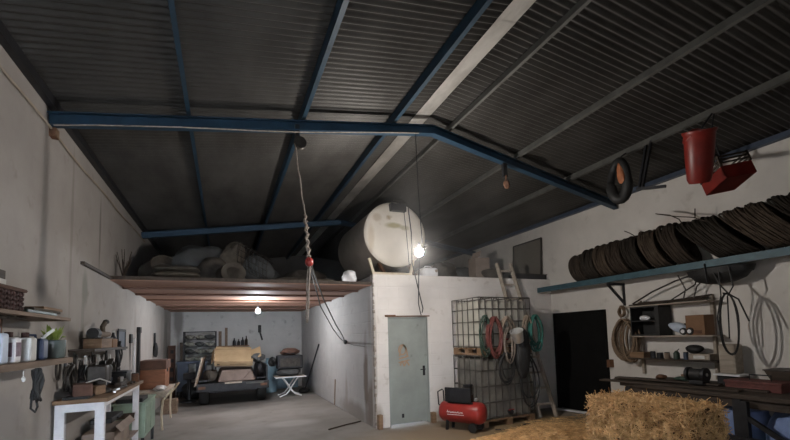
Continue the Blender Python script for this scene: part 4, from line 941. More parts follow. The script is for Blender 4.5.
# tins and bottles on the lower shelf
ZS = 1.531
def bottle(y, w, h, mat, label, capmat, band=None, x=-1.275, d=.105):
    t = thing('bottle', label, 'bottle', (x, y, ZS), 'bottles on the lower wall shelf')
    MB().bb(x - d / 2, x + d / 2, y - w / 2, y + w / 2, ZS, ZS + h).build('body', mat, t, bevel=.015)
    MB().lathe([(.022, ZS + h), (.022, ZS + h + .035), (.005, ZS + h + .037)], 12, (x, y, 0)).build('cap', capmat, t, True)
    if band:
        MB().bb(x - d * .36, x + d * .36, y - w / 2 - .002, y - w / 2, ZS + h * .25, ZS + h * .8).build('paper_label', band, t)
        MB().bb(x + d / 2, x + d / 2 + .002, y - w * .36, y + w * .36, ZS + h * .25, ZS + h * .8).build('paper_label', band, t)
bottle(3.40, .10, .19, 'bluewhite', 'pale blue tin at the frame edge end of the lower wall shelf', 'bluewhite')
bottle(3.58, .10, .165, 'white', 'white bottle with a dark printed label on the lower wall shelf', 'wicker', 'label_dark')
bottle(3.80, .11, .165, 'paper', 'white carton-shaped bottle beside the navy can', 'wicker', x=-1.265)
t = thing('jerry_can', 'navy plastic jerry can on the lower wall shelf', 'can', (-1.27, 4.02, ZS))
MB().bb(-1.325, -1.215, 3.96, 4.08, ZS, ZS + .16).build('body', 'navy', t, bevel=.02); MB().tube([(-1.25, 4.05, ZS + .155), (-1.225, 4.07, ZS + .19), (-1.195, 4.1, ZS + .225)], .012, 8).build('spout', 'paper', t, True)
MB().tube([(-1.31, 3.98, ZS + .155), (-1.31, 3.99, ZS + .185), (-1.29, 4.05, ZS + .185), (-1.29, 4.06, ZS + .155)], .010, 6).build('handle', 'navy', t, True)
t = thing('glass_jar', 'grey glass jar with a yellow-green sprig on the lower wall shelf', 'jar', (-1.30, 4.45, ZS))
JX, JY = -1.30, 4.45
MB().lathe([(.075, 0), (.085, .015), (.088, .12), (.085, .145), (.078, .15), (.07, .15), (.075, .12), (.075, .02)], 22, (JX, JY, ZS)).build('glass', 'jar', t, True)
MB().lathe([(.073, .02), (.073, .06)], 16, (JX, JY, ZS)).build('contents', 'paper', t, True)
m = MB(); rnd = random.Random(2)
for i in range(22):
    a = rnd.uniform(0, 6.28); p = V((JX + .03 * cos(a), JY + .03 * sin(a), ZS + .13)); q = p + V((.055 * cos(a), .07 * sin(a), rnd.uniform(.04, .15))); md = (p + q) / 2 + V((0, 0, .02)); sd = V((-sin(a), cos(a), .3)) * .018
    m.add([p, md + sd, q, md - sd, md + V((0, 0, .006))], [(0, 1, 4), (1, 2, 4), (2, 3, 4), (3, 0, 4)])
m.build('sprig', 'leaf', t)
t = thing('black_strap', 'bunch of black straps hanging from the lower wall shelf', 'strap', (-1.22, 3.95, 1.47))
m = MB(); loops(m, (-1.18, 3.72, 1.48), .03, .10, 5, .009, 8, V((0, 1, 0)), V((1, 0, 0)), .03, 14, pinch=.3); m.build('webbing', 'black', t, True)
m = MB(); m.tube([(-1.18, 3.69, 1.34), (-1.18, 3.68, 1.22), (-1.17, 3.72, 1.19), (-1.17, 3.76, 1.22), (-1.18, 3.74, 1.32)], .007, 6); m.build('wire_end', 'dark', t, True)
t = thing('plastic_clip', 'tiny white clip hanging under the lower wall shelf', 'clip', (-1.205, 3.62, 1.40)); MB().cyl((-1.205, 3.62, 1.475), (-1.205, 3.62, 1.43), .003, 6).build('string', 'paper', t); MB().ball((-1.205, 3.62, 1.42), (.012, .012, .018), 10, 8).build('bead', 'paper', t, True)
single(MB().lump((-1.34, 3.7, 1.835), (.05, .2, .012), 6, .3), 'paper_scraps', 'sackl', 'crumpled brown paper tucked under the upper wall shelf', 'paper', smooth=True)

# ------------------------------------------------------------------ left workbench (white frame)
ZT = 1.07
t = thing('white_workbench', 'white-framed workbench with a dark brown top along the left wall', 'workbench', (-1.3, 6.2, 0))
MB().bb(XL + .01, -1.06, 5.18, 7.25, ZT - .012, ZT + .028).build('top', 'wood', t, bevel=.003)
MB().bb(-1.17, -1.09, 5.2, 5.26, 0, ZT - .012).build('leg', 'white', t, bevel=.004); MB().bb(-1.49, -1.41, 5.2, 5.26, 0, ZT - .012).build('leg', 'white', t, bevel=.004)
MB().bb(-1.17, -1.10, 7.12, 7.18, 0, ZT - .012).build('leg', 'white', t, bevel=.004); MB().bb(-1.49, -1.43, 7.12, 7.18, 0, ZT - .012).build('leg', 'white', t, bevel=.004)
MB().bb(-1.41, -1.17, 5.2, 5.25, ZT - .09, ZT - .012).build('rail', 'white', t); MB().bb(-1.13, -1.09, 5.26, 7.12, ZT - .055, ZT - .012).build('rail', 'white', t)
MB().bb(-1.48, -1.1, 5.22, 7.16, .40, .42).build('lower_shelf', 'cardg', t)
# under the bench
t = thing('cardboard_box', 'open dusty cardboard box under the far part of the white workbench', 'box', (-1.25, 6.3, .42))
MB().bb(-1.44, -1.14, 5.9, 6.75, .422, .63).build('carton', 'cardg', t); 
m = MB().box((-1.1, 6.3, .66), (.09, .8, .008), (0, .9, 0)); m.build('flap', 'cardg', t); MB().box((-1.24, 6.79, .67), (.3, .09, .008), (.8, 0, 0)).build('flap', 'darkwood', t)
single(MB().lump((-1.27, 5.6, .505), (.13, .19, .085), 3, .2), 'plastic_bag', 'bluewhite', 'pale crumpled bag on the lower shelf of the white workbench', 'bag', smooth=True)
single(MB().lump((-1.38, 5.36, .48), (.08, .09, .06), 6, .2), 'blue_rag', 'navy', 'blue rag inside the near end of the white workbench', 'rag', smooth=True)
t = thing('black_case', 'flat black case on top of the cardboard box under the workbench', 'case', (-1.3, 6.5, .64))
MB().bb(-1.42, -1.2, 6.1, 6.7, .70, .76).build('body', 'black', t, bevel=.01); MB().bar((-1.19, 6.35, .73), (-1.19, 6.5, .73), .02, .02).build('handle', 'dark', t)
# on the bench
zt = ZT + .029
t = thing('rusty_clamp', 'rust-red clamp block at the near corner of the white workbench', 'clamp', (-1.32, 5.35, zt))
MB().box((-1.32, 5.38, zt + .075), (.16, .24, .13), (0, 0, .3)).build('block', 'rusty_bag', t, bevel=.015); MB().box((-1.25, 5.55, zt + .05), (.12, .2, .09), (0, 0, -.2)).build('jaw', 'wood', t, bevel=.01)
MB().box((-1.33, 5.32, zt + .012), (.2, .26, .022)).build('base', 'black', t); MB().tube([(-1.3, 5.42, zt + .14), (-1.2, 5.5, zt + .17), (-1.12, 5.58, zt + .12)], .008, 6).build('lever', 'steel', t)
t = thing('bench_vise', 'dark iron bench vise on the white workbench beside the rusty clamp', 'vise', (-1.25, 5.72, zt))
MB().lathe([(.11, 0), (.11, .035), (.06, .06), (.06, .14)], 16, (-1.25, 5.72, zt)).build('swivel_base', 'iron', t, True); MB().bb(-1.35, -1.17, 5.62, 5.78, zt + .13, zt + .30).build('fixed_jaw', 'iron', t, bevel=.015)
MB().bb(-1.34, -1.18, 5.84, 5.92, zt + .12, zt + .30).build('moving_jaw', 'iron', t, bevel=.012); MB().cyl((-1.26, 5.75, zt + .17), (-1.26, 6.06, zt + .17), .022, 10).build('screw', 'steel', t); MB().cyl((-1.26, 6.05, zt + .06), (-1.26, 6.05, zt + .28), .009, 8).build('handle', 'steel', t)
t = thing('hand_plane', 'long wooden plane lying on the white workbench', 'plane', (-1.2, 6.4, zt)); MB().box((-1.18, 6.4, zt + .03), (.07, .45, .06), (0, 0, .06)).build('body', 'darkwood', t, bevel=.006); MB().box((-1.18, 6.3, zt + .08), (.025, .04, .08), (.4, 0, 0)).build('handle', 'darkwood', t); MB().box((-1.18, 6.42, zt + .08), (.04, .02, .08), (-.5, 0, 0)).build('iron', 'steel', t)
t = thing('power_drill', 'grey power drill lying behind the wooden plane', 'drill', (-1.36, 6.35, zt)); MB().cyl((-1.38, 6.2, zt + .06), (-1.36, 6.46, zt + .06), .04, 14).build('body', 'bench', t, True); MB().cyl((-1.36, 6.46, zt + .06), (-1.358, 6.54, zt + .06), .022, 12).build('chuck', 'steel', t, True); MB().box((-1.4, 6.22, zt + .035), (.1, .05, .06), (0, 0, .3)).build('grip', 'dark', t)
t = thing('tool_case', 'black toolbox at the far end of the white workbench', 'toolbox', (-1.32, 6.98, zt)); MB().bb(-1.44, -1.2, 6.82, 7.15, zt, zt + .13).build('body', 'black', t, bevel=.01); MB().bb(-1.45, -1.19, 6.81, 7.16, zt + .13, zt + .16).build('lid', 'dark', t, bevel=.008); MB().tube([(-1.32, 6.9, zt + .16), (-1.32, 6.9, zt + .2), (-1.32, 7.07, zt + .2), (-1.32, 7.07, zt + .16)], .009, 6).build('handle', 'dark', t, True)
t = thing('oil_can', 'small rusty tin in front of the black toolbox on the workbench', 'tin', (-1.14, 7.02, zt)); MB().lathe([(.045, 0), (.045, .11)], 16, (-1.13, 7.02, zt)).build('body', 'rust', t, True); MB().lathe([(.04, .11), (.04, .12)], 16, (-1.13, 7.02, zt)).build('lid', 'iron', t, True)
for i, (x, y, l, a, mt, lab) in enumerate([(-1.12, 5.75, .3, .2, 'steel', 'bright spanner at the front edge of the white workbench'), (-1.12, 6.15, .26, -.15, 'iron', 'dark chisel at the front edge of the white workbench'), (-1.28, 6.62, .28, .5, 'iron', 'dark pry bar between plane and black toolbox'), (-1.12, 6.72, .2, .1, 'darkwood', 'short wooden handle at the far front edge of the workbench')]):
    single(MB().box((x, y, zt + .011), (.03, l, .02), (0, 0, a)).box((x, y + l / 2, zt + .013), (.055, .05, .024), (0, 0, a)), 'hand_tool', mt, lab, 'tool', bevel=.004)
# middle wall shelf
t = thing('wall_plank_shelf', 'short cluttered wall shelf above the white workbench', 'shelf', (-1.4, 6.5, 1.55)); MB().bb(XL, -1.28, 5.62, 7.35, 1.555, 1.585).build('board', 'darkwood', t); 
for yy in (5.8, 6.5, 7.2): MB().bar((XL + .012, yy, 1.56), (XL + .012, yy, 1.42), .02, .02).build('bracket_post', 'iron', t)
zs = 1.587
t = thing('wooden_box', 'brown wooden box on the short shelf above the workbench', 'box', (-1.4, 6.45, zs)); MB().bb(-1.48, -1.3, 6.0, 6.75, zs, zs + .11).build('body', 'wood', t, bevel=.004); MB().bb(-1.49, -1.29, 5.99, 6.5, zs + .11, zs + .125).build('lid', 'darkwood', t); MB().bb(-1.3, -1.29, 6.5, 6.74, zs, zs + .105).build('end_board', 'card2', t)
t = thing('electric_motor', 'round black motor at the near end of the short shelf', 'motor', (-1.38, 5.8, zs)); MB().cyl((-1.38, 5.95, zs + .175), (-1.38, 6.09, zs + .175), .06, 18).build('drum', 'black', t, True); MB().bb(-1.43, -1.33, 5.96, 6.08, zs + .126, zs + .14).build('foot', 'dark', t)
t = thing('angle_grinder', 'grey angle grinder with a raised handle on the brown wooden box', 'grinder', (-1.4, 6.5, zs + .11)); MB().tube([(-1.39, 6.2, zs + .165), (-1.38, 6.45, zs + .165), (-1.37, 6.65, zs + .17)], [.035, .04, .03], 10).build('body', 'woody', t, True); MB().tube([(-1.38, 6.4, zs + .18), (-1.38, 6.38, zs + .26), (-1.37, 6.45, zs + .31)], .028, 10).build('handle', 'sackl', t, True); MB().ball((-1.37, 6.5, zs + .325), (.035, .06, .03), 12, 8).build('grip', 'black', t, True)
t = thing('glue_bottle', 'dark bottle at the far end of the short shelf', 'bottle', (-1.4, 7.1, zs)); MB().lathe([(.04, 0), (.04, .12), (.02, .16), (.015, .2)], 14, (-1.4, 7.05, zs)).build('body', 'dark', t, True); MB().cyl((-1.4, 7.05, zs + .2), (-1.4, 7.05, zs + .23), .012, 8).build('cap', 'paper', t)
# tools hanging on the wall below the short shelf
rnd = random.Random(21)
hang = [(5.25, 1.50, 'ring', .1), (5.45, 1.48, 'pliers', .2), (5.65, 1.44, 'ring', .08), (5.8, 1.5, 'spanner', .25), (5.98, 1.46, 'ring', .1), (6.15, 1.5, 'pliers', .2), (6.3, 1.47, 'spanner', .22), (6.5, 1.5, 'ring', .09), (6.7, 1.5, 'pliers', .22), (6.9, 1.46, 'spanner', .26), (7.1, 1.5, 'ring', .08), (7.3, 1.48, 'pliers', .2)]
cnt = {}
for i, (y, z, k, s) in enumerate(hang):
    cnt[k] = cnt.get(k, 0) + 1; m = MB(); x = XL + .03; mt = ('iron', 'dark', 'steel')[i % 3] if k != 'ring' else 'iron'
    if k == 'ring':
        m.tube([(x, y + s * .55 * sin(a), z - s + s * cos(a)) for a in [j * pi / 8 for j in range(16)]], .011, 6, True); m.cyl((x - .03, y, z), (x + .012, y, z), .005, 6)
    elif k == 'spanner':
        m.bar((x, y, z), (x, y + .015, z - s), .022, .012, (1, 0, 0)); m.tube([(x, y + .028 * cos(a), z + .028 * sin(a)) for a in [j * pi / 6 for j in range(12)]], .009, 5, True); m.box((x, y + .017, z - s - .015), (.014, .055, .05)); m.cyl((x - .03, y, z), (x, y, z + .01), .005, 6)
    else:
        m.tube([(x, y, z - .06), (x, y - .03, z - .12), (x, y - .02, z - s)], .011, 6); m.tube([(x, y, z - .06), (x, y + .03, z - .12), (x, y + .025, z - s)], .011, 6); m.box((x, y, z - .035), (.018, .04, .08)); m.cyl((x - .03, y, z), (x, y, z - .01), .005, 6)
    nm = {'ring': 'iron_ring', 'spanner': 'spanner', 'pliers': 'pliers'}[k]
    single(m, nm, mt, f'{ORD[cnt[k]-1]} {dict(ring="iron ring", spanner="hanging spanner", pliers="hanging pair of pliers")[k]} from the camera end on the wall over the white workbench', {'ring': 'ring', 'spanner': 'spanner', 'pliers': 'pliers'}[k], 'tools hanging over the workbench', True)
wl = [(5.45, 1.42, .11, .13, 4, 'iron', 'grey wire coil nearest the camera on the wall over the white workbench'), (5.9, 1.40, .10, .15, 5, 'dark', 'black cable coil hung beside the first grey wire coil'),
      (6.3, 1.40, .12, .13, 4, 'cage', 'grey wire coil in the middle of the wall over the white workbench'), (6.75, 1.41, .10, .14, 5, 'dark', 'black cable coil hung over the drill end of the workbench'),
      (7.15, 1.42, .10, .12, 4, 'cage', 'grey wire coil farthest along over the white workbench'), (7.6, 1.66, .09, .2, 4, 'dark', 'long black cable coil past the end of the short shelf')]
for i, (y, z, rx, rz, n, mt, lab) in enumerate(wl):
    m = MB(); loops(m, (XL + .055, y, z), rx, rz, n, .011, 200 + i, V((0, 1, 0)), V((1, 0, 0)), .04, 16, pinch=.2)
    single(m, 'wire_coil', mt, lab, 'coil', 'wire coils over the workbench', True)
for i, (x, y, rx, ry, rz, mt, lab) in enumerate([(-1.40, 5.62, .07, .09, .09, 'dark', 'black rag heap behind the bench vise'), (-1.42, 6.1, .06, .16, .06, 'iron', 'heap of scrap iron against the wall on the workbench'), (-1.40, 6.62, .07, .11, .075, 'bench', 'blue grey rag at the back of the workbench'), (-1.2, 6.68, .05, .07, .04, 'sackl', 'brown rag near the black toolbox on the workbench')]):
    single(MB().lump((x, y, zt + rz * .97), (rx, ry, rz), 300 + i, .25), 'rag_heap', mt, lab, 'rag', smooth=True)
# flat items hung further on
t = thing('framed_board', 'small grey framed board hung on the wall past the short shelf', 'panel', (XL + .02, 8.0, 1.55)); MB().bb(XL, XL + .02, 7.85, 8.35, 1.55, 1.83).build('board', 'bench', t); 
m = MB().bb(XL + .02, XL + .03, 7.83, 7.87, 1.53, 1.85).bb(XL + .02, XL + .03, 8.33, 8.37, 1.53, 1.85).bb(XL + .02, XL + .03, 7.83, 8.37, 1.82, 1.86).bb(XL + .02, XL + .03, 7.83, 8.37, 1.52, 1.55); m.build('frame', 'black', t)
t = thing('hand_saw', 'dark narrow saw hung on the left wall', 'saw', (XL + .02, 8.85, 1.2)); MB().add([(XL + .01, 8.82, 1.65), (XL + .01, 8.9, 1.65), (XL + .01, 8.86, 1.16), (XL + .014, 8.82, 1.65), (XL + .014, 8.9, 1.65), (XL + .014, 8.86, 1.16)], [(0, 1, 2), (5, 4, 3), (0, 3, 4, 1), (1, 4, 5, 2), (2, 5, 3, 0)]).build('blade', 'iron', t); MB().bb(XL, XL + .035, 8.78, 8.93, 1.63, 1.79).build('handle', 'black', t, bevel=.01)
single(MB().bb(XL, XL + .05, 9.5, 9.62, 1.02, 1.9).bb(XL, XL + .06, 9.48, 9.64, 1.82, 1.93), 'black_pole', 'black', 'tall black post fixed to the left wall before the orange chest', 'post', bevel=.006)
t = thing('hanging_brush', 'dark brush hanging on the left wall above the orange chest', 'brush', (XL + .04, 11.55, 1.3)); MB().bar((XL + .03, 11.55, 1.85), (XL + .03, 11.58, 1.55), .04, .03).build('handle', 'dark', t); MB().lump((XL + .05, 11.6, 1.45), (.045, .12, .17), 2, .15).build('bristles', 'black', t, True)
single(MB().bar((XL + .05, 9.0, 1.09), (XL + .05, 9.05, 1.10), .02, .02).bar((XL + .02, 9.15, 1.05), (XL + .02, 9.15, 1.72), .035, .03), 'thin_lath', 'white', 'thin white lath standing on the left wall beside the saw', 'lath')

# ------------------------------------------------------------------ green stand, tin-topped table, chest
t = thing('green_cabinet', 'pale green metal cabinet on legs behind the white workbench', 'cabinet', (-1.26, 8.0, 0))
MB().bb(-1.48, -1.08, 7.55, 8.6, .22, .72).build('body', 'green', t, bevel=.01); MB().bb(-1.50, -1.07, 7.53, 8.62, .72, .74).build('top', 'green', t)
MB().bb(-1.08, -1.072, 7.62, 8.05, .27, .67).build('door', 'green', t); MB().bb(-1.08, -1.072, 8.1, 8.53, .27, .67).build('door', 'green', t)
for x in (-1.45, -1.11): 
    for y in (7.6, 8.55): MB().bar((x, y, 0), (x, y, .22), .04, .04).build('leg', 'dark', t)
single(MB().bb(-1.46, -1.12, 7.6, 8.1, .742, .80), 'black_tray', 'black', 'flat black tray on the pale green cabinet', 'tray', bevel=.008)
t = thing('side_table', 'worn pale table with a curved metal leg beyond the green cabinet', 'table', (-1.2, 9.8, 0))
MB().bb(-1.49, -.96, 9.05, 10.6, .70, .73).build('top', 'palewood', t, bevel=.004)
MB().bb(-1.47, -.98, 9.07, 10.58, .62, .70).build('apron', 'palewood', t)
for y in (9.15, 10.5):
    MB().tube([(-.88, y, .76), (-.95, y, .66), (-1.03, y, .56), (-1.05, y, .3), (-1.03, y, .02)], .02, 8).build('leg', 'cream', t, True)
    MB().tube([(-1.45, y, .62), (-1.46, y, .02)], .02, 8).build('leg', 'cream', t, True)
single(MB().lump((-1.1, 9.35, .775), (.1, .2, .045), 4, .25), 'metal_scraps', 'steel', 'pale scraps at the near end of the worn table', 'scraps', smooth=True)
t = thing('wooden_chest', 'orange brown wooden chest on the worn pale table', 'chest', (-1.25, 9.9, .73))
MB().bb(-1.48, -1.05, 9.62, 10.3, .732, 1.10).build('body', 'terra', t, bevel=.006); MB().bb(-1.49, -1.03, 9.60, 10.32, 1.105, 1.28).build('lid', 'rusty_bag', t, bevel=.008); MB().bb(-1.05, -1.035, 9.9, 10.0, 1.04, 1.14).build('latch', 'iron', t)
single(MB().bb(-1.30, -.98, 11.2, 11.5, 0, .32), 'wooden_crate', 'woody', 'small wooden crate on the floor behind the worn table', 'crate', bevel=.006)
# red perforated post and dark post
t = thing('steel_channel', 'tall rust-red perforated steel channel against the rear wall corner', 'channel', (-1.38, 14.2, 0)); MB().bb(-1.46, -1.30, 14.15, 14.2, 0, 1.52).build('web', 'rusty_bag', t); MB().bb(-1.47, -1.45, 14.08, 14.2, 0, 1.52).build('flange', 'rusty_bag', t); MB().bb(-1.31, -1.29, 14.08, 14.2, 0, 1.52).build('flange', 'rusty_bag', t)
m = MB()
for i in range(5): m.bb(-1.42, -1.34, 14.142, 14.15, .25 + i * .26, .35 + i * .26)
m.build('slots', 'black', t)
single(MB().bb(-1.2, -1.12, 14.3, 14.4, 0, 1.6), 'timber_post', 'darkwood', 'dark timber post leaning in the rear corner beside the red channel', 'post', bevel=.005)

# ------------------------------------------------------------------ rear of the garage bay
t = thing('storage_rack', 'dark metal rack of bundles against the rear wall', 'rack', (-.69, 14.85, .95))
m = MB()
for x in (-1.12, -.24): m.bb(x - .02, x + .02, 14.62, 14.66, 0, 1.92).bb(x - .02, x + .02, 14.98, 15.02, 0, 1.92)
m.bb(-1.12, -.24, 14.62, 14.65, 1.89, 1.92); m.build('frame', 'dark', t)
for z in (1.0, 1.24, 1.46, 1.68): MB().bb(-1.12, -.24, 14.64, 15.0, z - .015, z).build('shelf', 'dark', t)
k = 0
for zi, z in enumerate((1.0, 1.24, 1.46, 1.68)):
    for j in range(3):
        x = -.97 + j * .28; w = .115 + .012 * ((j + zi) % 3)
        single(MB().lump((x, 14.8, z + .072), (w, .13, .073), 100 + k, .2), 'cloth_bundle', ('clothp', 'sackg', 'clothp')[(k * 2 + zi) % 3], f"{('left', 'middle', 'right')[j]} bundle on the {('lowest', 'second lowest', 'second highest', 'top')[zi]} shelf of the rear rack", 'bundle', 'bundles on the rear rack', True); k += 1
t = thing('steel_bench', 'blue grey steel bench in front of the rear rack', 'bench', (-.9, 14.2, 0)); MB().bb(-1.25, -.45, 13.9, 14.35, .98, 1.05).build('top', 'bench', t, bevel=.005); MB().bb(-1.22, -.95, 13.95, 14.3, .2, .98).build('drawer_unit', 'bench', t); MB().bb(-.75, -.48, 13.95, 14.3, .2, .98).build('drawer_unit', 'bench', t)
for x in (-1.2, -.5): MB().bb(x - .03, x + .03, 13.95, 14.3, 0, .2).build('leg', 'dark', t)
single(MB().lump((-.8, 13.55, .24), (.3, .26, .24), 5, .2), 'black_heap', 'black', 'heap of black rubber on the floor left of the trailer', 'heap', smooth=True)
t = thing('machine_stand', 'small black machine standing beside the trailer side board', 'machine', (-.85, 13.2, 0)); MB().lathe([(.2, 0), (.2, .03), (.05, .06), (.05, .6)], 16, (-.86, 13.1, 0)).build('stand', 'dark', t, True); MB().bb(-1.0, -.72, 13.0, 13.2, .6, .78).build('head', 'black', t, bevel=.02)
t = thing('wall_ledge', 'wooden ledge on the rear wall behind the large carton', 'shelf', (.25, 14.95, 1.42)); MB().bb(-.2, .75, 14.85, 15.055, 1.42, 1.45).build('board', 'wood', t); MB().bar((.3, 15.04, 1.42), (.3, 15.04, 1.25), .03, .03).build('bracket', 'wood', t)
for i, (x, r, h, mt, lab) in enumerate([(.30, .05, .24, 'dark', 'dark bottle leftmost on the rear wall ledge'), (.43, .045, .2, 'black', 'short black bottle second on the rear wall ledge'), (.55, .05, .26, 'dark', 'tall dark bottle third on the rear wall ledge'), (.66, .045, .3, 'hose', 'tallest brown bottle at the end of the rear wall ledge')]):
    tt = thing('bottle', lab, 'bottle', (x, 14.93, 1.451), 'bottles on the rear ledge'); MB().lathe([(r, 0), (r, h * .55), (r * .4, h * .75), (r * .35, h * .93)], 14, (x, 14.93, 1.451)).build('body', mt, tt, True); MB().lathe([(r * .4, h * .93), (r * .4, h)], 10, (x, 14.93, 1.451)).build('cap', 'iron', tt)
for (x, w, h, lab) in ((-.12, .09, .55, 'short upright board on the rear wall ledge'), (.06, .08, .68, 'tall upright board on the rear wall ledge')):
    single(MB().bb(x - w / 2, x + w / 2, 14.96, 14.99, 1.452, 1.452 + h * .85), 'board', 'woody', lab, 'board')
t = thing('hanging_tool', 'small black tool hung on the rear wall right of the bulb', 'tool', (1.1, 15.03, 1.6)); MB().bb(1.03, 1.13, 15.0, 15.055, 1.85, 2.1).build('head', 'black', t, bevel=.02); MB().bar((1.08, 15.03, 1.9), (1.16, 15.03, 1.6), .05, .05).build('handle', 'black', t)

# ------------------------------------------------------------------ trailer
t = thing('utility_trailer', 'black two-wheeled farm trailer parked under the loft bulb', 'trailer', (.23, 12.6, 0))
m = MB().bb(-.62, 1.08, 11.86, 11.94, .36, .56); m.build('tail_beam', 'dark', t, bevel=.008)
MB().bb(-.6, 1.06, 11.9, 13.9, .48, .55).build('bed', 'dark', t)
m = MB().bb(-.45, -.37, 11.95, 14.2, .36, .48).bb(.83, .91, 11.95, 14.2, .36, .48); m.build('chassis_rail', 'dark', t)
MB().add([(-.66, 11.95, .52), (-.62, 11.95, .52), (-.62, 13.8, .52), (-.66, 13.8, .52), (-.50, 11.98, 1.2), (-.46, 11.98, 1.2), (-.46, 13.8, 1.2), (-.50, 13.8, 1.2)], [(3, 2, 1, 0), (4, 5, 6, 7), (0, 1, 5, 4), (1, 2, 6, 5), (2, 3, 7, 6), (3, 0, 4, 7)]).build('side_board', 'woody', t)
MB().bar((-.665, 11.94, .5), (-.505, 11.96, 1.21), .035, .03).build('corner_post', 'palewood', t)
MB().bb(1.02, 1.06, 11.98, 13.8, .55, .95).build('side_board', 'dark', t)
for x in (-.455, .915):
    w = MB().lathe([(.16, -.11), (.27, -.115), (.295, -.09), (.3, 0), (.295, .09), (.27, .115), (.16, .11)], 30, (x, 12.3, .30), (0, pi / 2, 0)).build('wheel', 'black', t, True)
    MB().lathe([(.165, -.09), (.06, -.06), (.06, .06), (.165, .09)], 20, (x, 12.3, .30), (0, pi / 2, 0)).build('rim', 'iron', w, True)
    MB().bb(x - .13, x + .13, 11.95, 12.75, .61, .64).build('mudguard', 'dark', t)
MB().bb(-.34, .80, 12.28, 12.34, .28, .34).build('axle', 'dark', t)
m = MB().bb(.02, .42, 11.845, 11.86, .53, .575); m.build('number_plate', 'palewood', t)
for x in (-.5, .95): MB().bb(x - .08, x + .08, 11.84, 11.86, .43, .49).build('tail_light', 'rust', t)
m = MB().bb(.52, .95, 11.85, 11.865, .5, .53); m.build('reflector_strip', 'galv', t)
# load
m = MB(); 
t = thing('folded_tarpaulin', 'grey brown tarpaulin draped over the trailer load under the carton', 'tarpaulin', (.3, 12.2, .55))
m.add([(-.15, 11.97, .57), (.75, 11.97, .57), (.85, 12.9, .57), (-.25, 12.9, .57), (-.05, 12.08, .86), (.64, 12.08, .86), (.7, 12.8, .90), (-.1, 12.8, .9)], [(3, 2, 1, 0), (4, 5, 6, 7), (0, 1, 5, 4), (1, 2, 6, 5), (2, 3, 7, 6), (3, 0, 4, 7)])
m.build('cover', 'tarp', t, bevel=.03); MB().bar((.45, 11.99, .62), (.62, 12.04, .80), .05, .012).build('fold', 'tarp', t)
single(MB().lump((-.32, 12.25, .72), (.16, .25, .17), 3, .15), 'dark_sack', 'sack', 'dark sack on the trailer beside the leaning side board', 'sack', smooth=True)
single(MB().lump((.86, 12.35, .80), (.14, .35, .24), 4, .18), 'dark_sack', 'dark', 'black sack on the trailer under the right end of the carton', 'sack', smooth=True)
single(MB().lump((.82, 12.2, 1.14), (.16, .2, .12), 14, .2), 'dark_sack', 'sackg', 'grey rag bundle behind the right flap of the carton', 'bundle', smooth=True)
t = thing('cardboard_box', 'large flat open cardboard box lying tilted on the trailer load', 'box', (.22, 12.15, .92))
cm = M.Translation((.24, 12.22, 1.17)) @ Euler((R(30), R(3), R(1))).to_matrix().to_4x4()
def cb(m, nm, mt, bev=0): m.v = [tuple(cm @ V(p)) for p in m.v]; return m.build(nm, mt, t, bevel=bev)
cb(MB().bb(-.47, .45, -.30, .34, -.06, .035).bb(-.47, .45, -.30, -.285, .035, .075).bb(-.47, -.455, -.30, .34, .035, .075).bb(.435, .45, -.30, .34, .035, .075), 'carton', 'card')
cb(MB().box((.55, .08, .10), (.24, .50, .008), (0, -.5, 0)), 'flap', 'card')
cb(MB().box((-.01, .41, .035), (.88, .15, .008), (-.05, 0, 0)), 'flap', 'card')
cb(MB().box((-.51, .02, .02), (.008, .55, .14), (0, .4, 0)), 'flap', 'card')
cb(MB().bb(-.40, -.34, -.304, -.300, -.035, -.005).bb(-.1, .3, -.303, -.300, -.02, -.01), 'printed_mark', 'darkwood')
cb(MB().bb(-.44, .42, -.27, -.05, -.12, -.06).bb(-.3, .3, .0, .3, -.30, -.06), 'under_packing', 'cardg')
t = thing('pale_blue_drum', 'pale blue plastic drum standing between trailer and folding table', 'drum', (1.22, 13.9, 0)); MB().lathe([(.24, 0), (.26, .02), (.26, .35), (.25, .37), (.26, .39), (.26, .8), (.2, .9), (.08, .93), (.06, 1.0)], 24, (1.24, 13.9, 0)).build('body', 'pblue', t, True); MB().lathe([(.065, 1.0), (.065, 1.04)], 14, (1.24, 13.9, 0)).build('cap', 'pblue', t, True)
single(MB().lump((1.0, 13.6, .85), (.13, .1, .12), 3, .25) if False else MB().bb(.92, 1.02, 13.3, 13.75, 0, .95), 'plastic_board', 'pblue', 'narrow pale blue board standing beside the pale blue drum', 'panel', bevel=.01)
single(MB().bb(1.55, 2.25, 14.6, 14.7, 0, .95), 'leaning_board', 'pblue', 'dull blue board leaning on the rear wall behind the folding table', 'board', bevel=.01)

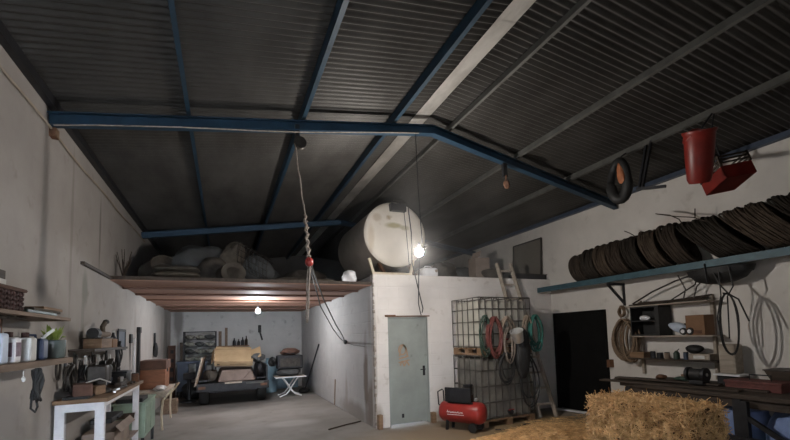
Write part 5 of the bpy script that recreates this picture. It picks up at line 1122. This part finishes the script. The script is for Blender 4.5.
# ------------------------------------------------------------------ folding table
t = thing('folding_table', 'white folding table with curved tube legs at the rear of the bay', 'table', (1.7, 12.6, 0))
MB().bb(1.30, 2.12, 12.3, 12.95, .535, .57).build('top', 'palewood', t, bevel=.008)
MB().tube([(1.30, 12.29, .553), (2.12, 12.29, .553), (2.12, 12.96, .553), (1.30, 12.96, .553)], .016, 8, True).build('rim', 'white', t, True)
for y in (12.42, 12.85):
    for s in (-1, 1):
        MB().tube([(1.71 + s * .20, y, .53), (1.71 + s * .12, y, .42), (1.71 + s * .04, y, .30), (1.71 - s * .02, y, .2), (1.71 - s * .12, y, .08), (1.71 - s * .30, y, .018)], .018, 8).build('leg', 'white', t, True)
zf = .572
t = thing('dark_suitcase', 'dark suitcase lying among bundles on the white folding table', 'suitcase', (1.65, 12.6, zf + .2)); MB().bb(1.36, 2.06, 12.45, 12.85, zf + .2, zf + .58).build('shell', 'dark', t, bevel=.03); MB().bb(1.44, 1.98, 12.438, 12.45, zf + .27, zf + .5).build('panel', 'iron', t); MB().tube([(1.6, 12.44, zf + .59), (1.6, 12.44, zf + .63), (1.82, 12.44, zf + .63), (1.82, 12.44, zf + .59)], .012, 6).build('handle', 'dark', t, True)
single(MB().lump((1.68, 12.6, zf + .1), (.34, .26, .1), 6, .12, box=.3), 'grey_blanket', 'sackg', 'folded grey blanket under the suitcase on the folding table', 'blanket', smooth=True)
single(MB().lump((1.72, 12.62, zf + .68), (.27, .18, .10), 7, .18), 'brown_cloth', 'rusty_bag', 'rust brown cloth bundle on top of the suitcase', 'cloth', smooth=True)
single(MB().lump((1.26, 12.75, zf + .41), (.11, .16, .14), 8, .2), 'dark_bundle', 'black', 'small black bundle at the left end of the suitcase', 'bundle', smooth=True)
t = thing('broom', 'long-handled dark broom leaning on the partition past the folding table', 'broom', (2.2, 12.7, 0)); MB().tube([(2.18, 12.9, .10), (2.30, 12.45, .75), (2.425, 12.0, 1.44)], .02, 8).build('handle', 'dark', t, True); MB().lump((2.16, 12.96, .075), (.17, .06, .075), 5, .1).build('head', 'black', t, True)
single(MB().bar((2.42, 10.2, .02), (2.43, 10.15, .62), .02, .02), 'thin_lath', 'wood', 'thin brown lath standing against the partition wall', 'lath')

# ------------------------------------------------------------------ haze around the lamp
hm = bpy.data.materials.new('dusty_air'); hm.use_nodes = True; nt = hm.node_tree; nt.nodes.clear()
out = nt.nodes.new('ShaderNodeOutputMaterial'); vs_ = nt.nodes.new('ShaderNodeVolumeScatter'); nz = nt.nodes.new('ShaderNodeTexNoise'); tc = nt.nodes.new('ShaderNodeTexCoord'); mr = nt.nodes.new('ShaderNodeMapRange')
nz.inputs['Scale'].default_value = .9; nz.inputs['Detail'].default_value = 3
mr.inputs[1].default_value = .42; mr.inputs[2].default_value = .72; mr.inputs[3].default_value = .006; mr.inputs[4].default_value = .055
nt.links.new(tc.outputs['Object'], nz.inputs['Vector']); nt.links.new(nz.outputs['Fac'], mr.inputs[0]); nt.links.new(mr.outputs[0], vs_.inputs['Density'])
vs_.inputs['Anisotropy'].default_value = .3; vs_.inputs['Color'].default_value = (.95, .95, .95, 1); nt.links.new(vs_.outputs[0], out.inputs['Volume'])
G['haze'] = hm
HAZE = True
if HAZE:
    single(MB().bb(2.0, 5.0, 4.5, 9.4, 2.3, 4.0), 'dust_haze', 'haze', 'thin dusty haze in the air around the bright bulb and tank', 'haze', kind='stuff')

# ------------------------------------------------------------------ world: dull daylight through the open gateway
W = bpy.data.worlds.new('world'); S.world = W; W.use_nodes = True
bg = W.node_tree.nodes['Background']; bg.inputs['Color'].default_value = (.78, .87, 1, 1); bg.inputs['Strength'].default_value = 26

vs = S.view_settings; vs.view_transform = 'Standard'; vs.look = 'None'; vs.exposure = 0; vs.gamma = 1; vs.use_curve_mapping = False
S.cycles.use_denoising = True
S.cycles.max_bounces = 8; S.cycles.diffuse_bounces = 4
S.cycles.sample_clamp_indirect = 6
for o in bpy.data.objects:
    if '_org' in o: del o['_org']
